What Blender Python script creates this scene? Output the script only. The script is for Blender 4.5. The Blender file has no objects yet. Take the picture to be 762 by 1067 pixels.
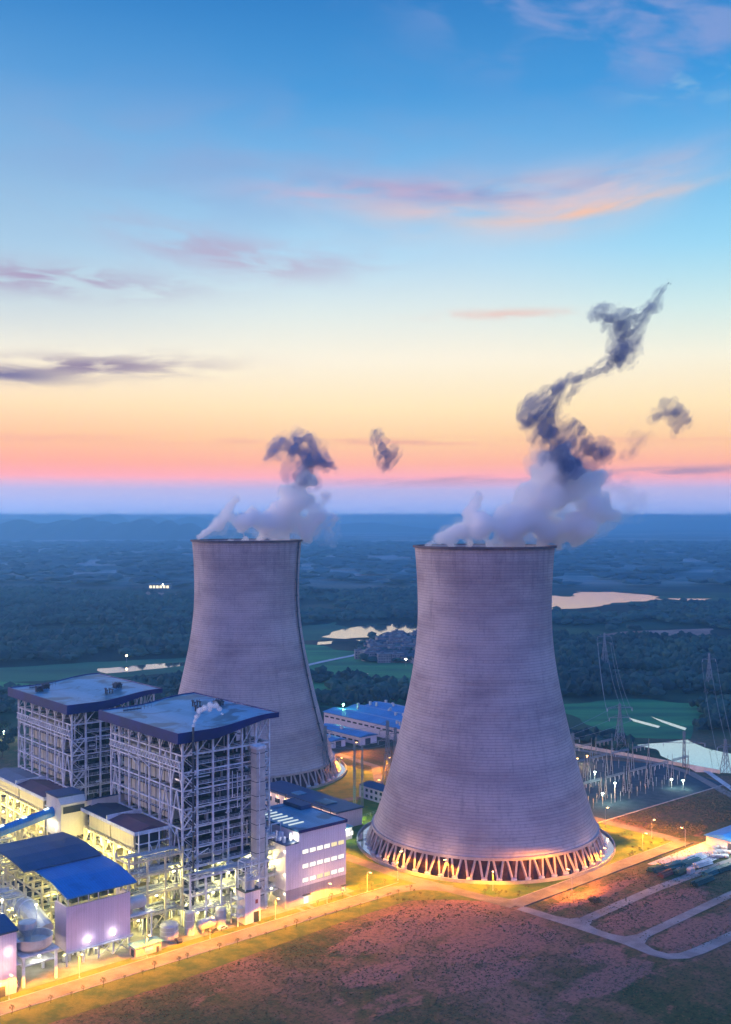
import bpy, bmesh, math, random
from math import sin, cos, pi, radians, atan2, hypot
from mathutils import Vector, noise

C = bpy.context.scene.collection
sc = bpy.context.scene
rnd = random.Random(11)

# ------------------------------------------------------------------ camera
CAM_H = 165.0
cam = bpy.data.cameras.new('camera'); camo = bpy.data.objects.new('camera', cam); C.objects.link(camo)
camo.location = (0, 0, CAM_H); camo.rotation_euler = (radians(90), 0, 0)
cam.sensor_fit = 'VERTICAL'; cam.sensor_height = 36; cam.lens = 36 * 1100 / 1067.0
cam.shift_y = 7.5 / 1067.0
cam.clip_start = 1.0; cam.clip_end = 150000
sc.camera = camo

# ------------------------------------------------------------------ view / sampling
sc.view_settings.view_transform = 'Standard'; sc.view_settings.look = 'None'
sc.view_settings.exposure = EXPOSURE = 0.0; sc.view_settings.gamma = 1
sc.view_settings.use_curve_mapping = False
sc.cycles.use_denoising = True
sc.cycles.max_bounces = 12; sc.cycles.diffuse_bounces = 3; sc.cycles.glossy_bounces = 2
sc.cycles.volume_bounces = 12; sc.cycles.transparent_max_bounces = 96
sc.cycles.volume_step_rate = 0.5; sc.cycles.volume_max_steps = 160
sc.cycles.use_light_tree = True
sc.cycles.sample_clamp_indirect = 4.0

# ------------------------------------------------------------------ plant grid: local x runs along the road, y away from it
A = radians(40.5); OX, OY = -70.4, 428.0
def W(u, v, z=0.0):
    return Vector((OX + u * cos(A) - v * sin(A), OY + u * sin(A) + v * cos(A), z))
def UV(x, y):
    dx, dy = x - OX, y - OY
    return (dx * cos(A) + dy * sin(A), -dx * sin(A) + dy * cos(A))
def G(px, py, z=0.0):
    """survey of the photo: where the sight line meets the level z above the plain"""
    Y = 1100.0 * (CAM_H - z) / (py - 541.0)
    return Vector(((px - 381.0) / 1100.0 * Y, Y, z))

# ------------------------------------------------------------------ sky
HAZE_D = 1.7e-4                                # density of the evening haze, per metre
SUN_AZ = radians(-68); SUN_EL = radians(4.0)
world = bpy.data.worlds.new('World'); sc.world = world; world.use_nodes = True
wt = world.node_tree; wt.nodes.clear()
class NT:
    def __init__(s, t): s.t = t
    def n(s, typ, ins=None, **kw):
        nd = s.t.nodes.new(typ)
        for k, v in kw.items(): setattr(nd, k, v)
        for k, v in (ins or {}).items():
            if isinstance(v, bpy.types.NodeSocket): s.t.links.new(v, nd.inputs[k])
            else: nd.inputs[k].default_value = v
        return nd
    def m(s, op, a, b=None, c=None, clamp=False):
        ins = {0: a}
        if b is not None: ins[1] = b
        if c is not None: ins[2] = c
        nd = s.n('ShaderNodeMath', ins, operation=op); nd.use_clamp = clamp
        return nd.outputs[0]
    def ramp(s, fac, stops, interp='LINEAR'):
        nd = s.n('ShaderNodeValToRGB', {0: fac}); cr = nd.color_ramp; cr.interpolation = interp
        while len(cr.elements) > 1: cr.elements.remove(cr.elements[-1])
        cr.elements[0].position = stops[0][0]; cr.elements[0].color = (*stops[0][1][:3], 1)
        for p, c in stops[1:]:
            e = cr.elements.new(p); e.color = (*c[:3], 1)
        return nd.outputs[0]
    def mix(s, f, a, b, blend='MIX'):
        nd = s.n('ShaderNodeMix', data_type='RGBA', blend_type=blend)
        for i, v in ((0, f), (6, a), (7, b)):
            if isinstance(v, bpy.types.NodeSocket): s.t.links.new(v, nd.inputs[i])
            elif i == 0: nd.inputs[0].default_value = v
            else: nd.inputs[i].default_value = (*v[:3], 1)
        return nd.outputs[2]
    def noise(s, vec, scale, detail=4, rough=.55, dist=0):
        return s.n('ShaderNodeTexNoise', {'Vector': vec, 'Scale': scale, 'Detail': detail, 'Roughness': rough, 'Distortion': dist}).outputs[0]
    def sstep(s, x, a, b):
        nd = s.n('ShaderNodeMapRange', {0: x, 1: a, 2: b, 3: 0.0, 4: 1.0}, interpolation_type='SMOOTHSTEP')
        return nd.outputs[0]
def lin(r, g, b):
    f = lambda c: c / 12.92 if c <= .04045 else ((c + .055) / 1.055) ** 2.4
    return (f(r / 255), f(g / 255), f(b / 255))

w = NT(wt)
co = w.n('ShaderNodeTexCoord').outputs['Generated']
sep = w.n('ShaderNodeSeparateXYZ', {0: co})
sx, sy, sz = sep.outputs
hor = w.m('SQRT', w.m('ADD', w.m('MULTIPLY', sx, sx), w.m('MULTIPLY', sy, sy)))
el = w.m('MULTIPLY', w.m('ARCTAN2', sz, hor), 180 / pi)          # degrees above the horizon
az = w.m('MULTIPLY', w.m('ARCTAN2', sx, sy), 180 / pi)           # degrees right of north
t = w.m('DIVIDE', w.m('ADD', el, 2.0), 92.0, clamp=True)
E_ = lambda e: (e + 2.0) / 92.0
front = w.ramp(t, [(E_(-2), lin(138, 138, 172)), (E_(0.2), lin(146, 144, 178)), (E_(1.0), lin(166, 156, 184)), (E_(1.8), lin(190, 164, 186)),
    (E_(2.15), lin(255, 160, 150)), (E_(3.0), lin(255, 170, 116)), (E_(4.3), lin(255, 200, 130)), (E_(6.0), lin(255, 226, 168)), (E_(8.5), lin(252, 239, 210)),
    (E_(11), lin(224, 232, 224)), (E_(14), lin(178, 214, 234)), (E_(18), lin(124, 182, 226)), (E_(22), lin(72, 150, 212)), (E_(27), lin(42, 120, 190)),
    (E_(50), lin(34, 112, 205)), (E_(90), lin(44, 128, 218))])
back = w.ramp(t, [(E_(-2), lin(130, 100, 140)), (E_(3), lin(190, 134, 170)), (E_(12), lin(206, 152, 190)), (E_(30), lin(140, 136, 200)),
    (E_(60), lin(56, 118, 205)), (E_(90), lin(44, 128, 218))])
# the sky opposite the sunset: mauve to the left (west), colder to the right
BACK = 1.8                                     # the unseen half of a dusk sky exposed for the plant
fb = w.sstep(sy, -0.55, 0.35)
colder = w.ramp(t, [(E_(-2), lin(70, 105, 170)), (E_(10), lin(110, 145, 220)), (E_(40), lin(56, 124, 212)), (E_(90), lin(44, 128, 218))])
side = w.sstep(sx, 0.15, 0.95)
back2 = w.mix(side, back, colder)
sky = w.mix(fb, w.mix(1.0, back2, (BACK, BACK, BACK), 'MULTIPLY'), front)
# left-hand horizon is redder, the right a little paler
sky = w.mix(w.m('MULTIPLY', w.sstep(az, 2, -20), w.m('MULTIPLY', w.sstep(el, 1.8, 2.6), w.sstep(el, 9.0, 3.0))), sky, w.mix(1.0, sky, (1.0, .84, .80), 'MULTIPLY'))
sky = w.mix(w.m('MULTIPLY', w.sstep(az, 4, 20), w.sstep(el, 6, 15)), sky, w.mix(1.0, sky, (.72, .98, 1.03), 'MULTIPLY'))
# the low sky keeps its full strength behind the air of the plain, which takes part of it
ext = w.m('POWER', 2.718, w.m('MINIMUM', w.m('DIVIDE', 155.0 * HAZE_D * .85, w.m('MAXIMUM', w.m('TANGENT', w.m('MULTIPLY', el, pi / 180)), .002)), 4.0))
extc = w.n('ShaderNodeCombineXYZ', {0: ext, 1: ext, 2: ext}).outputs[0]
sky = w.mix(fb, sky, w.mix(1.0, sky, extc, 'MULTIPLY'))
# overhead the sky is as bright as the photo's exposure makes the shaded ground
sky = w.mix(w.sstep(el, 30, 62), sky, w.mix(1.0, sky, (1.35, 1.35, 1.35), 'MULTIPLY'))
sky = w.mix(w.m('MULTIPLY', w.sstep(az, -2, -20), w.m('MULTIPLY', w.sstep(el, 7, 12), w.m('MULTIPLY', w.sstep(el, 27, 16), .35))), sky, lin(150, 172, 202))
# long thin clouds, each a patch of stretched noise at its own bearing
def wisp(sky, a0, e0, wa, we, tilt, col, strength, seed, sc_=(0.16, 0.9), bend=0.0, lo=.45, hi=.68):
    da = w.m('SUBTRACT', az, a0); de = w.m('SUBTRACT', w.m('SUBTRACT', el, e0), w.m('MULTIPLY', da, tilt))
    de = w.m('SUBTRACT', de, w.m('MULTIPLY', w.m('MULTIPLY', da, da), bend))
    r2 = w.m('ADD', w.m('POWER', w.m('DIVIDE', w.m('ABSOLUTE', da), wa), 2), w.m('POWER', w.m('DIVIDE', w.m('ABSOLUTE', de), we), 2))
    mask = w.m('POWER', 2.718, w.m('MULTIPLY', r2, -1.3))
    vec = w.n('ShaderNodeCombineXYZ', {0: w.m('MULTIPLY', da, sc_[0]), 1: w.m('MULTIPLY', de, sc_[1]), 2: seed}).outputs[0]
    nz = w.noise(vec, 1.3, 5, .5, .35)
    f = w.m('MULTIPLY', w.m('MULTIPLY', mask, w.sstep(nz, lo, hi)), strength, clamp=True)
    return w.mix(f, sky, col)
CR = lin(255, 205, 188); MV = lin(150, 128, 168); PK = lin(232, 160, 160)
sky = wisp(sky, 6.5, 16.3, 9.0, 1.5, .02, CR, .8, 1.0, (.13, .55), .012, .25, .72)
sky = wisp(sky, 12.0, 16.5, 5.5, 1.5, .16, CR, .7, 2.3, (.15, .5), .01, .28, .72)
sky = wisp(sky, 6.0, 17.1, 8.5, 0.6, -.01, lin(140, 150, 200), .7, 3.7, (.16, 1.0), .010, .3, .6)
sky = wisp(sky, 1.0, 17.2, 8.0, .7, .0, lin(226, 176, 196), .6, 7.1, (.2, .9), 0, .35, .6)
sky = wisp(sky, 11.5, 15.9, 6.0, .35, .10, lin(255, 200, 165), .9, 3.1, (.2, .9), .01, .25, .6)
sky = wisp(sky, -7.0, 13.9, 7.5, 1.1, -.12, lin(190, 156, 184), .75, 4.4, (.2, .7), .01, .34, .68)
sky = wisp(sky, -17, 12.3, 7, .8, -.02, lin(176, 150, 182), .9, 5.2, (.2, .9), 0, .38, .6)
sky = wisp(sky, -14.5, 8.0, 6.5, .65, .03, lin(150, 124, 150), .95, 6.3, (.2, 1.0), 0, .33, .56)
sky = wisp(sky, -19.0, 7.4, 4.0, .5, -.03, lin(120, 104, 145), .95, 6.9, (.2, 1.0), 0, .3, .56)
sky = wisp(sky, 7.5, 10.9, 4.0, .3, .0, lin(246, 190, 170), .6, 8.3, (.25, 1.0), 0, .36, .6)
sky = wisp(sky, 14, 24.5, 11, 3.0, -.15, lin(140, 160, 212), .9, 9.7, (.2, .5), 0, .4, .7)
sky = wisp(sky, 17, 21.5, 4, .9, -.1, lin(150, 190, 222), .7, 12.7, (.35, 1.0), 0, .45, .7)
sky = wisp(sky, -6, 18.5, 15, 3.5, 0, lin(150, 165, 206), .45, 14.1, (.12, .35), 0, .35, .7)
sky = wisp(sky, 0, 4.2, 24, .22, .0, lin(250, 150, 135), .5, 15.1, (.1, 1.2), 0, .4, .6)
sky = wisp(sky, 14, 2.4, 14, .3, .03, lin(176, 140, 165), .8, 16.1, (.1, 1.2), 0, .35, .6)
nish = w.n('ShaderNodeTexSky', sky_type='NISHITA', sun_disc=False, sun_elevation=SUN_EL, sun_rotation=SUN_AZ, altitude=200.0)
bg1 = w.n('ShaderNodeBackground', {'Color': nish.outputs[0], 'Strength': 0.05 * 0.12})
bg2 = w.n('ShaderNodeBackground', {'Color': sky, 'Strength': 1.02})
addn = w.n('ShaderNodeAddShader', {0: bg1.outputs[0], 1: bg2.outputs[0]})
wo = w.n('ShaderNodeOutputWorld', {0: addn.outputs[0]})

# last glow of the sun, low behind the towers and almost spent
sl = bpy.data.lights.new('sun', 'SUN'); sl.energy = 3.4; sl.angle = radians(25); sl.color = (1.0, .72, .68)
so = bpy.data.objects.new('sun', sl); C.objects.link(so)
sd = Vector((sin(SUN_AZ) * cos(SUN_EL), cos(SUN_AZ) * cos(SUN_EL), sin(SUN_EL)))
so.rotation_euler = sd.to_track_quat('Z', 'Y').to_euler()

# ------------------------------------------------------------------ materials
MATS = {}
def mat(name, col, rough=.7, metal=0, var=.18, scale=.25, col2=None, bump=0, bscale=1.0, spec=.35, stretch=(1, 1, 1), detail=5):
    if name in MATS: return MATS[name]
    m = bpy.data.materials.new(name); m.use_nodes = True; t_ = m.node_tree; t_.nodes.clear(); k = NT(t_)
    tc = k.n('ShaderNodeTexCoord').outputs['Object']
    mp = k.n('ShaderNodeMapping', {0: tc, 3: stretch}).outputs[0]
    nz = k.noise(mp, scale, detail, .6)
    f = k.sstep(nz, .35, .65)
    c2 = col2 or tuple(min(1, c * (1 + var)) for c in col)
    c1 = tuple(c * (1 - var) for c in col) if col2 is None else col
    cc = k.mix(f, c1, c2)
    ins = {'Base Color': cc, 'Roughness': rough, 'Metallic': metal, 'Specular IOR Level': spec}
    if bump:
        nb = k.noise(mp, bscale, 4, .6)
        ins['Normal'] = k.n('ShaderNodeBump', {'Strength': bump, 'Height': nb, 'Distance': .3}).outputs[0]
    b = k.n('ShaderNodeBsdfPrincipled', ins)
    k.n('ShaderNodeOutputMaterial', {0: b.outputs[0]})
    MATS[name] = m
    return m
def emit(name, col, s):
    if name in MATS: return MATS[name]
    m = bpy.data.materials.new(name); m.use_nodes = True; t_ = m.node_tree; t_.nodes.clear(); k = NT(t_)
    e = k.n('ShaderNodeEmission', {0: (*col, 1), 1: s}); k.n('ShaderNodeOutputMaterial', {0: e.outputs[0]})
    MATS[name] = m
    return m
def ribmat(name, col, col2, period, axis, rough=.5, metal=0, spec=.4, dirt=.2, patch=.12):
    """sheet cladding: ribs across one axis, dirt by noise"""
    m = bpy.data.materials.new(name); m.use_nodes = True; t_ = m.node_tree; t_.nodes.clear(); k = NT(t_)
    tc = k.n('ShaderNodeTexCoord').outputs['Object']
    s = k.n('ShaderNodeSeparateXYZ', {0: tc}).outputs[axis]
    fr = k.m('FRACT', k.m('DIVIDE', s, period))
    seam = k.sstep(k.m('ABSOLUTE', k.m('SUBTRACT', fr, .5)), .40, .49)
    pid = k.m('FLOOR', k.m('DIVIDE', s, period * 3))
    pr = k.n('ShaderNodeTexWhiteNoise', {'W': pid}, noise_dimensions='1D').outputs[0]
    nz = k.noise(tc, .12, 5, .6)
    f = k.m('ADD', k.m('MULTIPLY', pr, .45), k.m('MULTIPLY', nz, .75), clamp=True)
    c = k.mix(f, col, col2)
    n9 = k.noise(tc, .07, 4, .55, .6); c = k.mix(k.m('MULTIPLY', k.sstep(n9, .50, .60), patch), c, tuple(x * .35 for x in col))
    st9 = k.noise(k.n('ShaderNodeMapping', {0: tc, 3: (1, 1, .06)}).outputs[0], .9, 4, .6); c = k.mix(k.m('MULTIPLY', k.sstep(st9, .52, .72), .28), c, tuple(x * .5 for x in col))
    c = k.mix(k.m('MULTIPLY', seam, dirt), c, tuple(x * .45 for x in col))
    b = k.n('ShaderNodeBsdfPrincipled', {'Base Color': c, 'Roughness': rough, 'Metallic': metal, 'Specular IOR Level': spec})
    k.n('ShaderNodeOutputMaterial', {0: b.outputs[0]})
    MATS[name] = m
    return m

steel = mat('painted_steel', (.62, .66, .72), .55, 0, .2, .3)
steel_y = mat('lamplit_steel', (.62, .58, .40), .6, 0, .15, .3)  # tinted yellow: lamplight put into the steel's own colour
steel_d = mat('dark_steel', (.05, .06, .085), .6, 0, .3, .3)
grating = mat('floor_grating', (.045, .06, .10), .8, 0, .35, .5)
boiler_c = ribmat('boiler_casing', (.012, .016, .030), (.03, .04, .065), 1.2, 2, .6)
panel_tan = ribmat('bunker_panel', (.50, .50, .42), (.62, .62, .52), 2.2, 1, .7, dirt=.5)
navy = mat('navy_fascia', (.006, .010, .13), .4, 0, .25, .1, spec=.4)
roof_b = ribmat('blue_roof_sheet', (.045, .20, .32), (.13, .36, .52), 1.6, 0, .38, 0, .5, .45, .85)
roof_royal = ribmat('royal_blue_roof', (.010, .15, .42), (.02, .21, .52), 1.1, 0, .4, 0, .5, .6, .3)
roof_dark = ribmat('slate_blue_roof', (.02, .05, .12), (.035, .08, .18), 1.1, 0, .45, 0, .4, .35)
roof_maroon = ribmat('maroon_roof', (.10, .045, .075), (.16, .065, .085), 1.4, 1, .7, dirt=.4)
roof_ink = ribmat('ink_roof', (.012, .013, .04), (.02, .022, .06), 1.4, 1, .6, dirt=.4)
clad_v = ribmat('violet_grey_cladding', (.56, .46, .66), (.62, .52, .72), 1.0, 0, .6, dirt=.35)
clad_w = ribmat('white_cladding', (.76, .68, .78), (.82, .75, .84), 1.3, 0, .55, dirt=.3)
clad_base = ribmat('grey_base_cladding', (.32, .29, .36), (.38, .34, .42), 1.3, 0, .7, dirt=.15)
concrete = mat('concrete', (.34, .33, .33), .85, 0, .2, .15, bump=.15)
concrete_l = mat('pale_concrete', (.52, .51, .50), .85, 0, .15, .15)
pipe_m = mat('lagged_pipe', (.40, .43, .46), .4, .3, .2, .5)
tank_m = mat('tank_paint', (.50, .52, .54), .45, .1, .15, .2)
glass_d = mat('dark_glass', (.02, .03, .05), .12, 0, .1, .1, spec=.6)
lampO = emit('sodium_lamp', (1.0, .50, .12), 16)
lampW = emit('work_lamp', (1.0, .88, .50), 14)
lampC = emit('cool_lamp', (.75, 1.0, .85), 16)
winW = emit('lit_window', (1.0, .93, .80), 1.6)
winY = emit('lit_window_yellow', (1.0, .80, .42), 1.3)

# ------------------------------------------------------------------ mesh helpers
def tag(o, label=None, cat=None, group=None, kind=None):
    if label: o['label'] = label
    if cat: o['category'] = cat
    if group: o['group'] = group
    if kind: o['kind'] = kind
    return o
class MB:
    def __init__(s): s.v = []; s.f = []
    def add(s, vs, fs):
        n = len(s.v); s.v.extend(vs); s.f.extend(tuple(i + n for i in f) for f in fs)
    def box(s, x0, x1, y0, y1, z0, z1):
        s.add([(x0, y0, z0), (x1, y0, z0), (x1, y1, z0), (x0, y1, z0), (x0, y0, z1), (x1, y0, z1), (x1, y1, z1), (x0, y1, z1)],
              [(0, 3, 2, 1), (4, 5, 6, 7), (0, 1, 5, 4), (1, 2, 6, 5), (2, 3, 7, 6), (3, 0, 4, 7)])
        return s
    def bar(s, p, q, w, h=None):
        p, q = Vector(p), Vector(q); d = (q - p)
        if d.length < 1e-5: return s
        d.normalize(); up = Vector((0, 0, 1)) if abs(d.z) < .95 else Vector((0, 1, 0))
        a = d.cross(up).normalized() * (w / 2); b = a.cross(d).normalized() * ((h or w) / 2)
        vs = [p - a - b, p + a - b, p + a + b, p - a + b, q - a - b, q + a - b, q + a + b, q - a + b]
        s.add([tuple(x) for x in vs], [(0, 1, 2, 3), (4, 7, 6, 5), (0, 4, 5, 1), (1, 5, 6, 2), (2, 6, 7, 3), (3, 7, 4, 0)])
        return s
    def tube(s, pts, r, n=8, r1=None, cap=True):
        pts = [Vector(p) for p in pts]; rings = []; L = len(pts)
        for i, p in enumerate(pts):
            d = (pts[min(i + 1, L - 1)] - pts[max(i - 1, 0)]).normalized()
            up = Vector((0, 0, 1)) if abs(d.z) < .9 else Vector((1, 0, 0))
            a = d.cross(up).normalized(); b = a.cross(d).normalized()
            rr = r if r1 is None else r + (r1 - r) * i / (L - 1)
            rings.append([tuple(p + a * rr * cos(2 * pi * k / n) + b * rr * sin(2 * pi * k / n)) for k in range(n)])
        base = len(s.v)
        for R_ in rings: s.v.extend(R_)
        for i in range(L - 1):
            for k in range(n):
                s.f.append((base + i * n + k, base + i * n + (k + 1) % n, base + (i + 1) * n + (k + 1) % n, base + (i + 1) * n + k))
        if cap:
            s.f.append(tuple(base + k for k in reversed(range(n)))); s.f.append(tuple(base + (L - 1) * n + k for k in range(n)))
        return s
    def lathe(s, prof, cx=0, cy=0, n=24, capb=True, capt=True):
        base = len(s.v)
        for r, z in prof:
            for k in range(n): s.v.append((cx + r * cos(2 * pi * k / n), cy + r * sin(2 * pi * k / n), z))
        for i in range(len(prof) - 1):
            for k in range(n):
                s.f.append((base + i * n + k, base + i * n + (k + 1) % n, base + (i + 1) * n + (k + 1) % n, base + (i + 1) * n + k))
        if capb: s.f.append(tuple(base + k for k in reversed(range(n))))
        if capt: s.f.append(tuple(base + (len(prof) - 1) * n + k for k in range(n)))
        return s
    def poly(s, pts, z0, z1=None):
        n = len(pts)
        if z1 is None:
            s.add([(p[0], p[1], z0) for p in pts], [tuple(range(n))]); return s
        s.add([(p[0], p[1], z0) for p in pts] + [(p[0], p[1], z1) for p in pts],
              [tuple(reversed(range(n))), tuple(range(n, 2 * n))] + [(i, (i + 1) % n, n + (i + 1) % n, n + i) for i in range(n)])
        return s
    def extrude_y(s, prof, y0, y1):
        """closed profile in x,z pushed along y"""
        n = len(prof)
        s.add([(p[0], y0, p[1]) for p in prof] + [(p[0], y1, p[1]) for p in prof],
              [tuple(range(n)), tuple(reversed(range(n, 2 * n)))] + [(i, n + i, n + (i + 1) % n, (i + 1) % n) for i in range(n)])
        return s
    def extrude_x(s, prof, x0, x1):
        n = len(prof)
        s.add([(x0, p[0], p[1]) for p in prof] + [(x1, p[0], p[1]) for p in prof],
              [tuple(reversed(range(n))), tuple(range(n, 2 * n))] + [(i, (i + 1) % n, n + (i + 1) % n, n + i) for i in range(n)])
        return s
    def build(s, name, m, parent=None, smooth=False, recalc=False):
        me = bpy.data.meshes.new(name); me.from_pydata(s.v, [], s.f); me.materials.append(m)
        if recalc:
            bm = bmesh.new(); bm.from_mesh(me); bmesh.ops.recalc_face_normals(bm, faces=bm.faces); bm.to_mesh(me); bm.free()
        if smooth: me.polygons.foreach_set('use_smooth', [True] * len(me.polygons))
        me.update()
        o = bpy.data.objects.new(name, me); C.objects.link(o)
        if parent: o.parent = parent
        return o
def thing(name, label, cat, loc, rz=A, group=None, kind=None):
    o = bpy.data.objects.new(name, None); C.objects.link(o); o.location = loc; o.rotation_euler = (0, 0, rz)
    o.empty_display_size = 2
    return tag(o, label, cat, group, kind)
def dup(o, parent=None, loc=None, label=None, rz=None, scale=None):
    c = o.copy(); C.objects.link(c)
    if parent: c.parent = parent
    if loc is not None: c.location = loc
    if label: c['label'] = label
    if rz is not None: c.rotation_euler = (0, 0, rz)
    if scale is not None: c.scale = (scale,) * 3
    for ch in o.children: dup(ch, c)
    return c
def point(parent, loc, col, power, size=.5, name='lamp_light'):
    l = bpy.data.lights.new(name, 'POINT'); l.color = col; l.energy = power; l.shadow_soft_size = size
    o = bpy.data.objects.new(name, l); C.objects.link(o); o.location = loc; o.parent = parent
    return o
def spot(parent, loc, target, col, power, ang=120, size=.5, blend=.6):
    l = bpy.data.lights.new('lamp_light', 'SPOT'); l.color = col; l.energy = power; l.spot_size = radians(ang); l.spot_blend = blend; l.shadow_soft_size = size
    o = bpy.data.objects.new('lamp_light', l); C.objects.link(o); o.location = loc; o.parent = parent
    o.rotation_euler = (Vector(target) - Vector(loc)).to_track_quat('-Z', 'Y').to_euler()
    return o
def uvpoly(name, pts, z, m, label=None):
    b = MB(); b.poly([W(u, v) for u, v in pts], z); o = b.build(name, m)
    o['kind'] = 'structure'
    return o
def batwing(parent, loc, col, power, size=.3):
    """road lantern optics: a spot whose intensity grows towards the sides so that the road between two poles is lit evenly"""
    o = spot(parent, loc, (loc[0], loc[1] - 3.0, 0), col, power, 170, size, .15); l = o.data; l.use_nodes = True; k = NT(l.node_tree)
    em = [n for n in l.node_tree.nodes if n.type == 'EMISSION'][0]
    z = k.n('ShaderNodeSeparateXYZ', {0: k.n('ShaderNodeTexCoord').outputs['Normal']}).outputs[2]
    c0 = k.m('ABSOLUTE', z); c = k.m('MAXIMUM', c0, .30); st = k.m('ADD', k.m('MULTIPLY', k.m('POWER', c, -2.2), k.sstep(c0, .10, .46)), .9)
    l.node_tree.links.new(st, em.inputs['Strength']); return o
def gpoly(name, pix, z, m):
    b = MB(); b.poly([G(x, y) for x, y in pix], z); o = b.build(name, m); o['kind'] = 'structure'
    return o
def strip(name, pts, width, z, m):
    """a road or path of even width along points in the plant grid"""
    P = [W(*p) for p in pts]; b = MB(); L = []; R_ = []
    for i, p in enumerate(P):
        d = (P[min(i + 1, len(P) - 1)] - P[max(i - 1, 0)]).normalized(); nrm = Vector((-d.y, d.x, 0)) * width / 2
        L.append(p + nrm); R_.append(p - nrm)
    n = len(P)
    b.add([(p.x, p.y, z) for p in L + R_], [(n + i, n + i + 1, i + 1, i) for i in range(n - 1)])
    o = b.build(name, m); o['kind'] = 'structure'
    return o

# ================================================================== GROUND
def ground_material():
    m = bpy.data.materials.new('ground'); m.use_nodes = True; t_ = m.node_tree; t_.nodes.clear(); k = NT(t_)
    tc = k.n('ShaderNodeTexCoord').outputs['Object']
    sx_, sy_, _ = k.n('ShaderNodeSeparateXYZ', {0: tc}).outputs
    rot = k.n('ShaderNodeMapping', {0: tc, 2: (0, 0, -A)}).outputs[0]
    rs = k.n('ShaderNodeMapping', {0: rot, 3: (1.0, .38, 1)}).outputs[0]
    # near: scrub over red earth, worked in strips along the plant grid
    n1 = k.noise(rs, .022, 8, .62, .4); n2 = k.noise(rot, .16, 6, .65); n3 = k.noise(rot, .9, 4, .7)
    mixn = k.m('ADD', k.m('MULTIPLY', n1, .62), k.m('ADD', k.m('MULTIPLY', n2, .28), k.m('MULTIPLY', n3, .16)))
    near = k.ramp(mixn, [(.36, (.030, .066, .026)), (.45, (.060, .090, .034)), (.50, (.12, .105, .048)), (.55, (.19, .12, .07)), (.60, (.27, .15, .10)), (.70, (.34, .175, .12))])
    # red earth laid bare in worked plots, each a ragged patch of its own (centre and half size in the plant grid)
    rx_, ry_, _z = k.n('ShaderNodeSeparateXYZ', {0: rot}).outputs
    o1, o2 = OX * cos(A) + OY * sin(A), -OX * sin(A) + OY * cos(A); soil = None
    for (pu, pv, hu, hv) in ((72, -58, 38, 13), (82, -90, 24, 14), (160, -111, 36, 9), (152, -136, 24, 7), (154, -84, 26, 4), (104, -123, 9, 8), (60, -110, 16, 6), (84, -140, 22, 6), (30, -82, 14, 6)):
        du = k.m('DIVIDE', k.m('SUBTRACT', rx_, o1 + pu), hu); dv_ = k.m('DIVIDE', k.m('SUBTRACT', ry_, o2 + pv), hv)
        r2 = k.m('ADD', k.m('MULTIPLY', du, du), k.m('MULTIPLY', dv_, dv_)); f_ = k.sstep(r2, 2.4, .0)
        soil = f_ if soil is None else k.m('MAXIMUM', soil, f_)
    sc1 = k.noise(k.n('ShaderNodeMapping', {0: rot, 3: (.35, 1.0, 1)}).outputs[0], .055, 9, .68, .6)
    soilf = k.sstep(k.m('ADD', k.m('MULTIPLY', soil, .24), k.m('ADD', k.m('MULTIPLY', sc1, .75), k.m('MULTIPLY', n2, .35))), .60, .70)
    scol = k.mix(n3, (.22, .10, .07), (.42, .22, .17))
    near = k.mix(soilf, near, scol)
    n4 = k.noise(rot, .55, 8, .75); near = k.mix(k.m('MULTIPLY', k.sstep(n4, .50, .60), .75), near, (.022, .034, .016)); near = k.mix(k.m('MULTIPLY', k.sstep(k.noise(rot, .8, 6, .7), .56, .64), .5), near, (.24, .17, .08))
    # farther out: fields, copses and bare ground
    vor = k.n('ShaderNodeTexVoronoi', {'Vector': rs, 'Scale': .0065, 'Randomness': 1.0}); cell = vor.outputs['Color']
    cs = k.n('ShaderNodeSeparateColor', {0: cell}).outputs[0]
    fld = k.ramp(cs, [(.0, (.020, .055, .035)), (.3, (.035, .10, .05)), (.55, (.05, .13, .055)), (.8, (.07, .10, .05)), (1, (.10, .085, .06))])
    fld = k.mix(k.m('MULTIPLY', k.noise(rs, .03, 5, .6), .6), fld, (.012, .035, .025))
    w1 = k.noise(tc, .0022, 7, .6); wood = k.sstep(w1, .44, .54)
    mid = k.mix(wood, fld, (.010, .022, .024))
    # far plain: broad dark woods, paler farmland streaks; haze blue and brightness put into the colours
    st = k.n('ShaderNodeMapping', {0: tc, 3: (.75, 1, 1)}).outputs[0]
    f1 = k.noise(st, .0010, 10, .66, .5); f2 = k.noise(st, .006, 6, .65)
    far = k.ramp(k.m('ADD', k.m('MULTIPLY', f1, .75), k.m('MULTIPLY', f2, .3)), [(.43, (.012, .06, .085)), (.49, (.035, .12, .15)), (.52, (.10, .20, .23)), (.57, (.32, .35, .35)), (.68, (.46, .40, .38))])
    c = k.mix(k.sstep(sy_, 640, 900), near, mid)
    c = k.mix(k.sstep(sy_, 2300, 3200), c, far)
    h = k.m('ADD', k.m('MULTIPLY', n2, .6), k.m('MULTIPLY', n3, .3))
    nb = k.n('ShaderNodeBump', {'Strength': .8, 'Height': h, 'Distance': 1.2}).outputs[0]
    b = k.n('ShaderNodeBsdfPrincipled', {'Base Color': c, 'Roughness': .95, 'Specular IOR Level': .1, 'Normal': nb})
    k.n('ShaderNodeOutputMaterial', {0: b.outputs[0]})
    return m
gb = MB(); gb.box(-44000, 44000, -44000, 44000, -.5, 0); go = gb.build('ground', ground_material()); tag(go, kind='structure')

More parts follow.
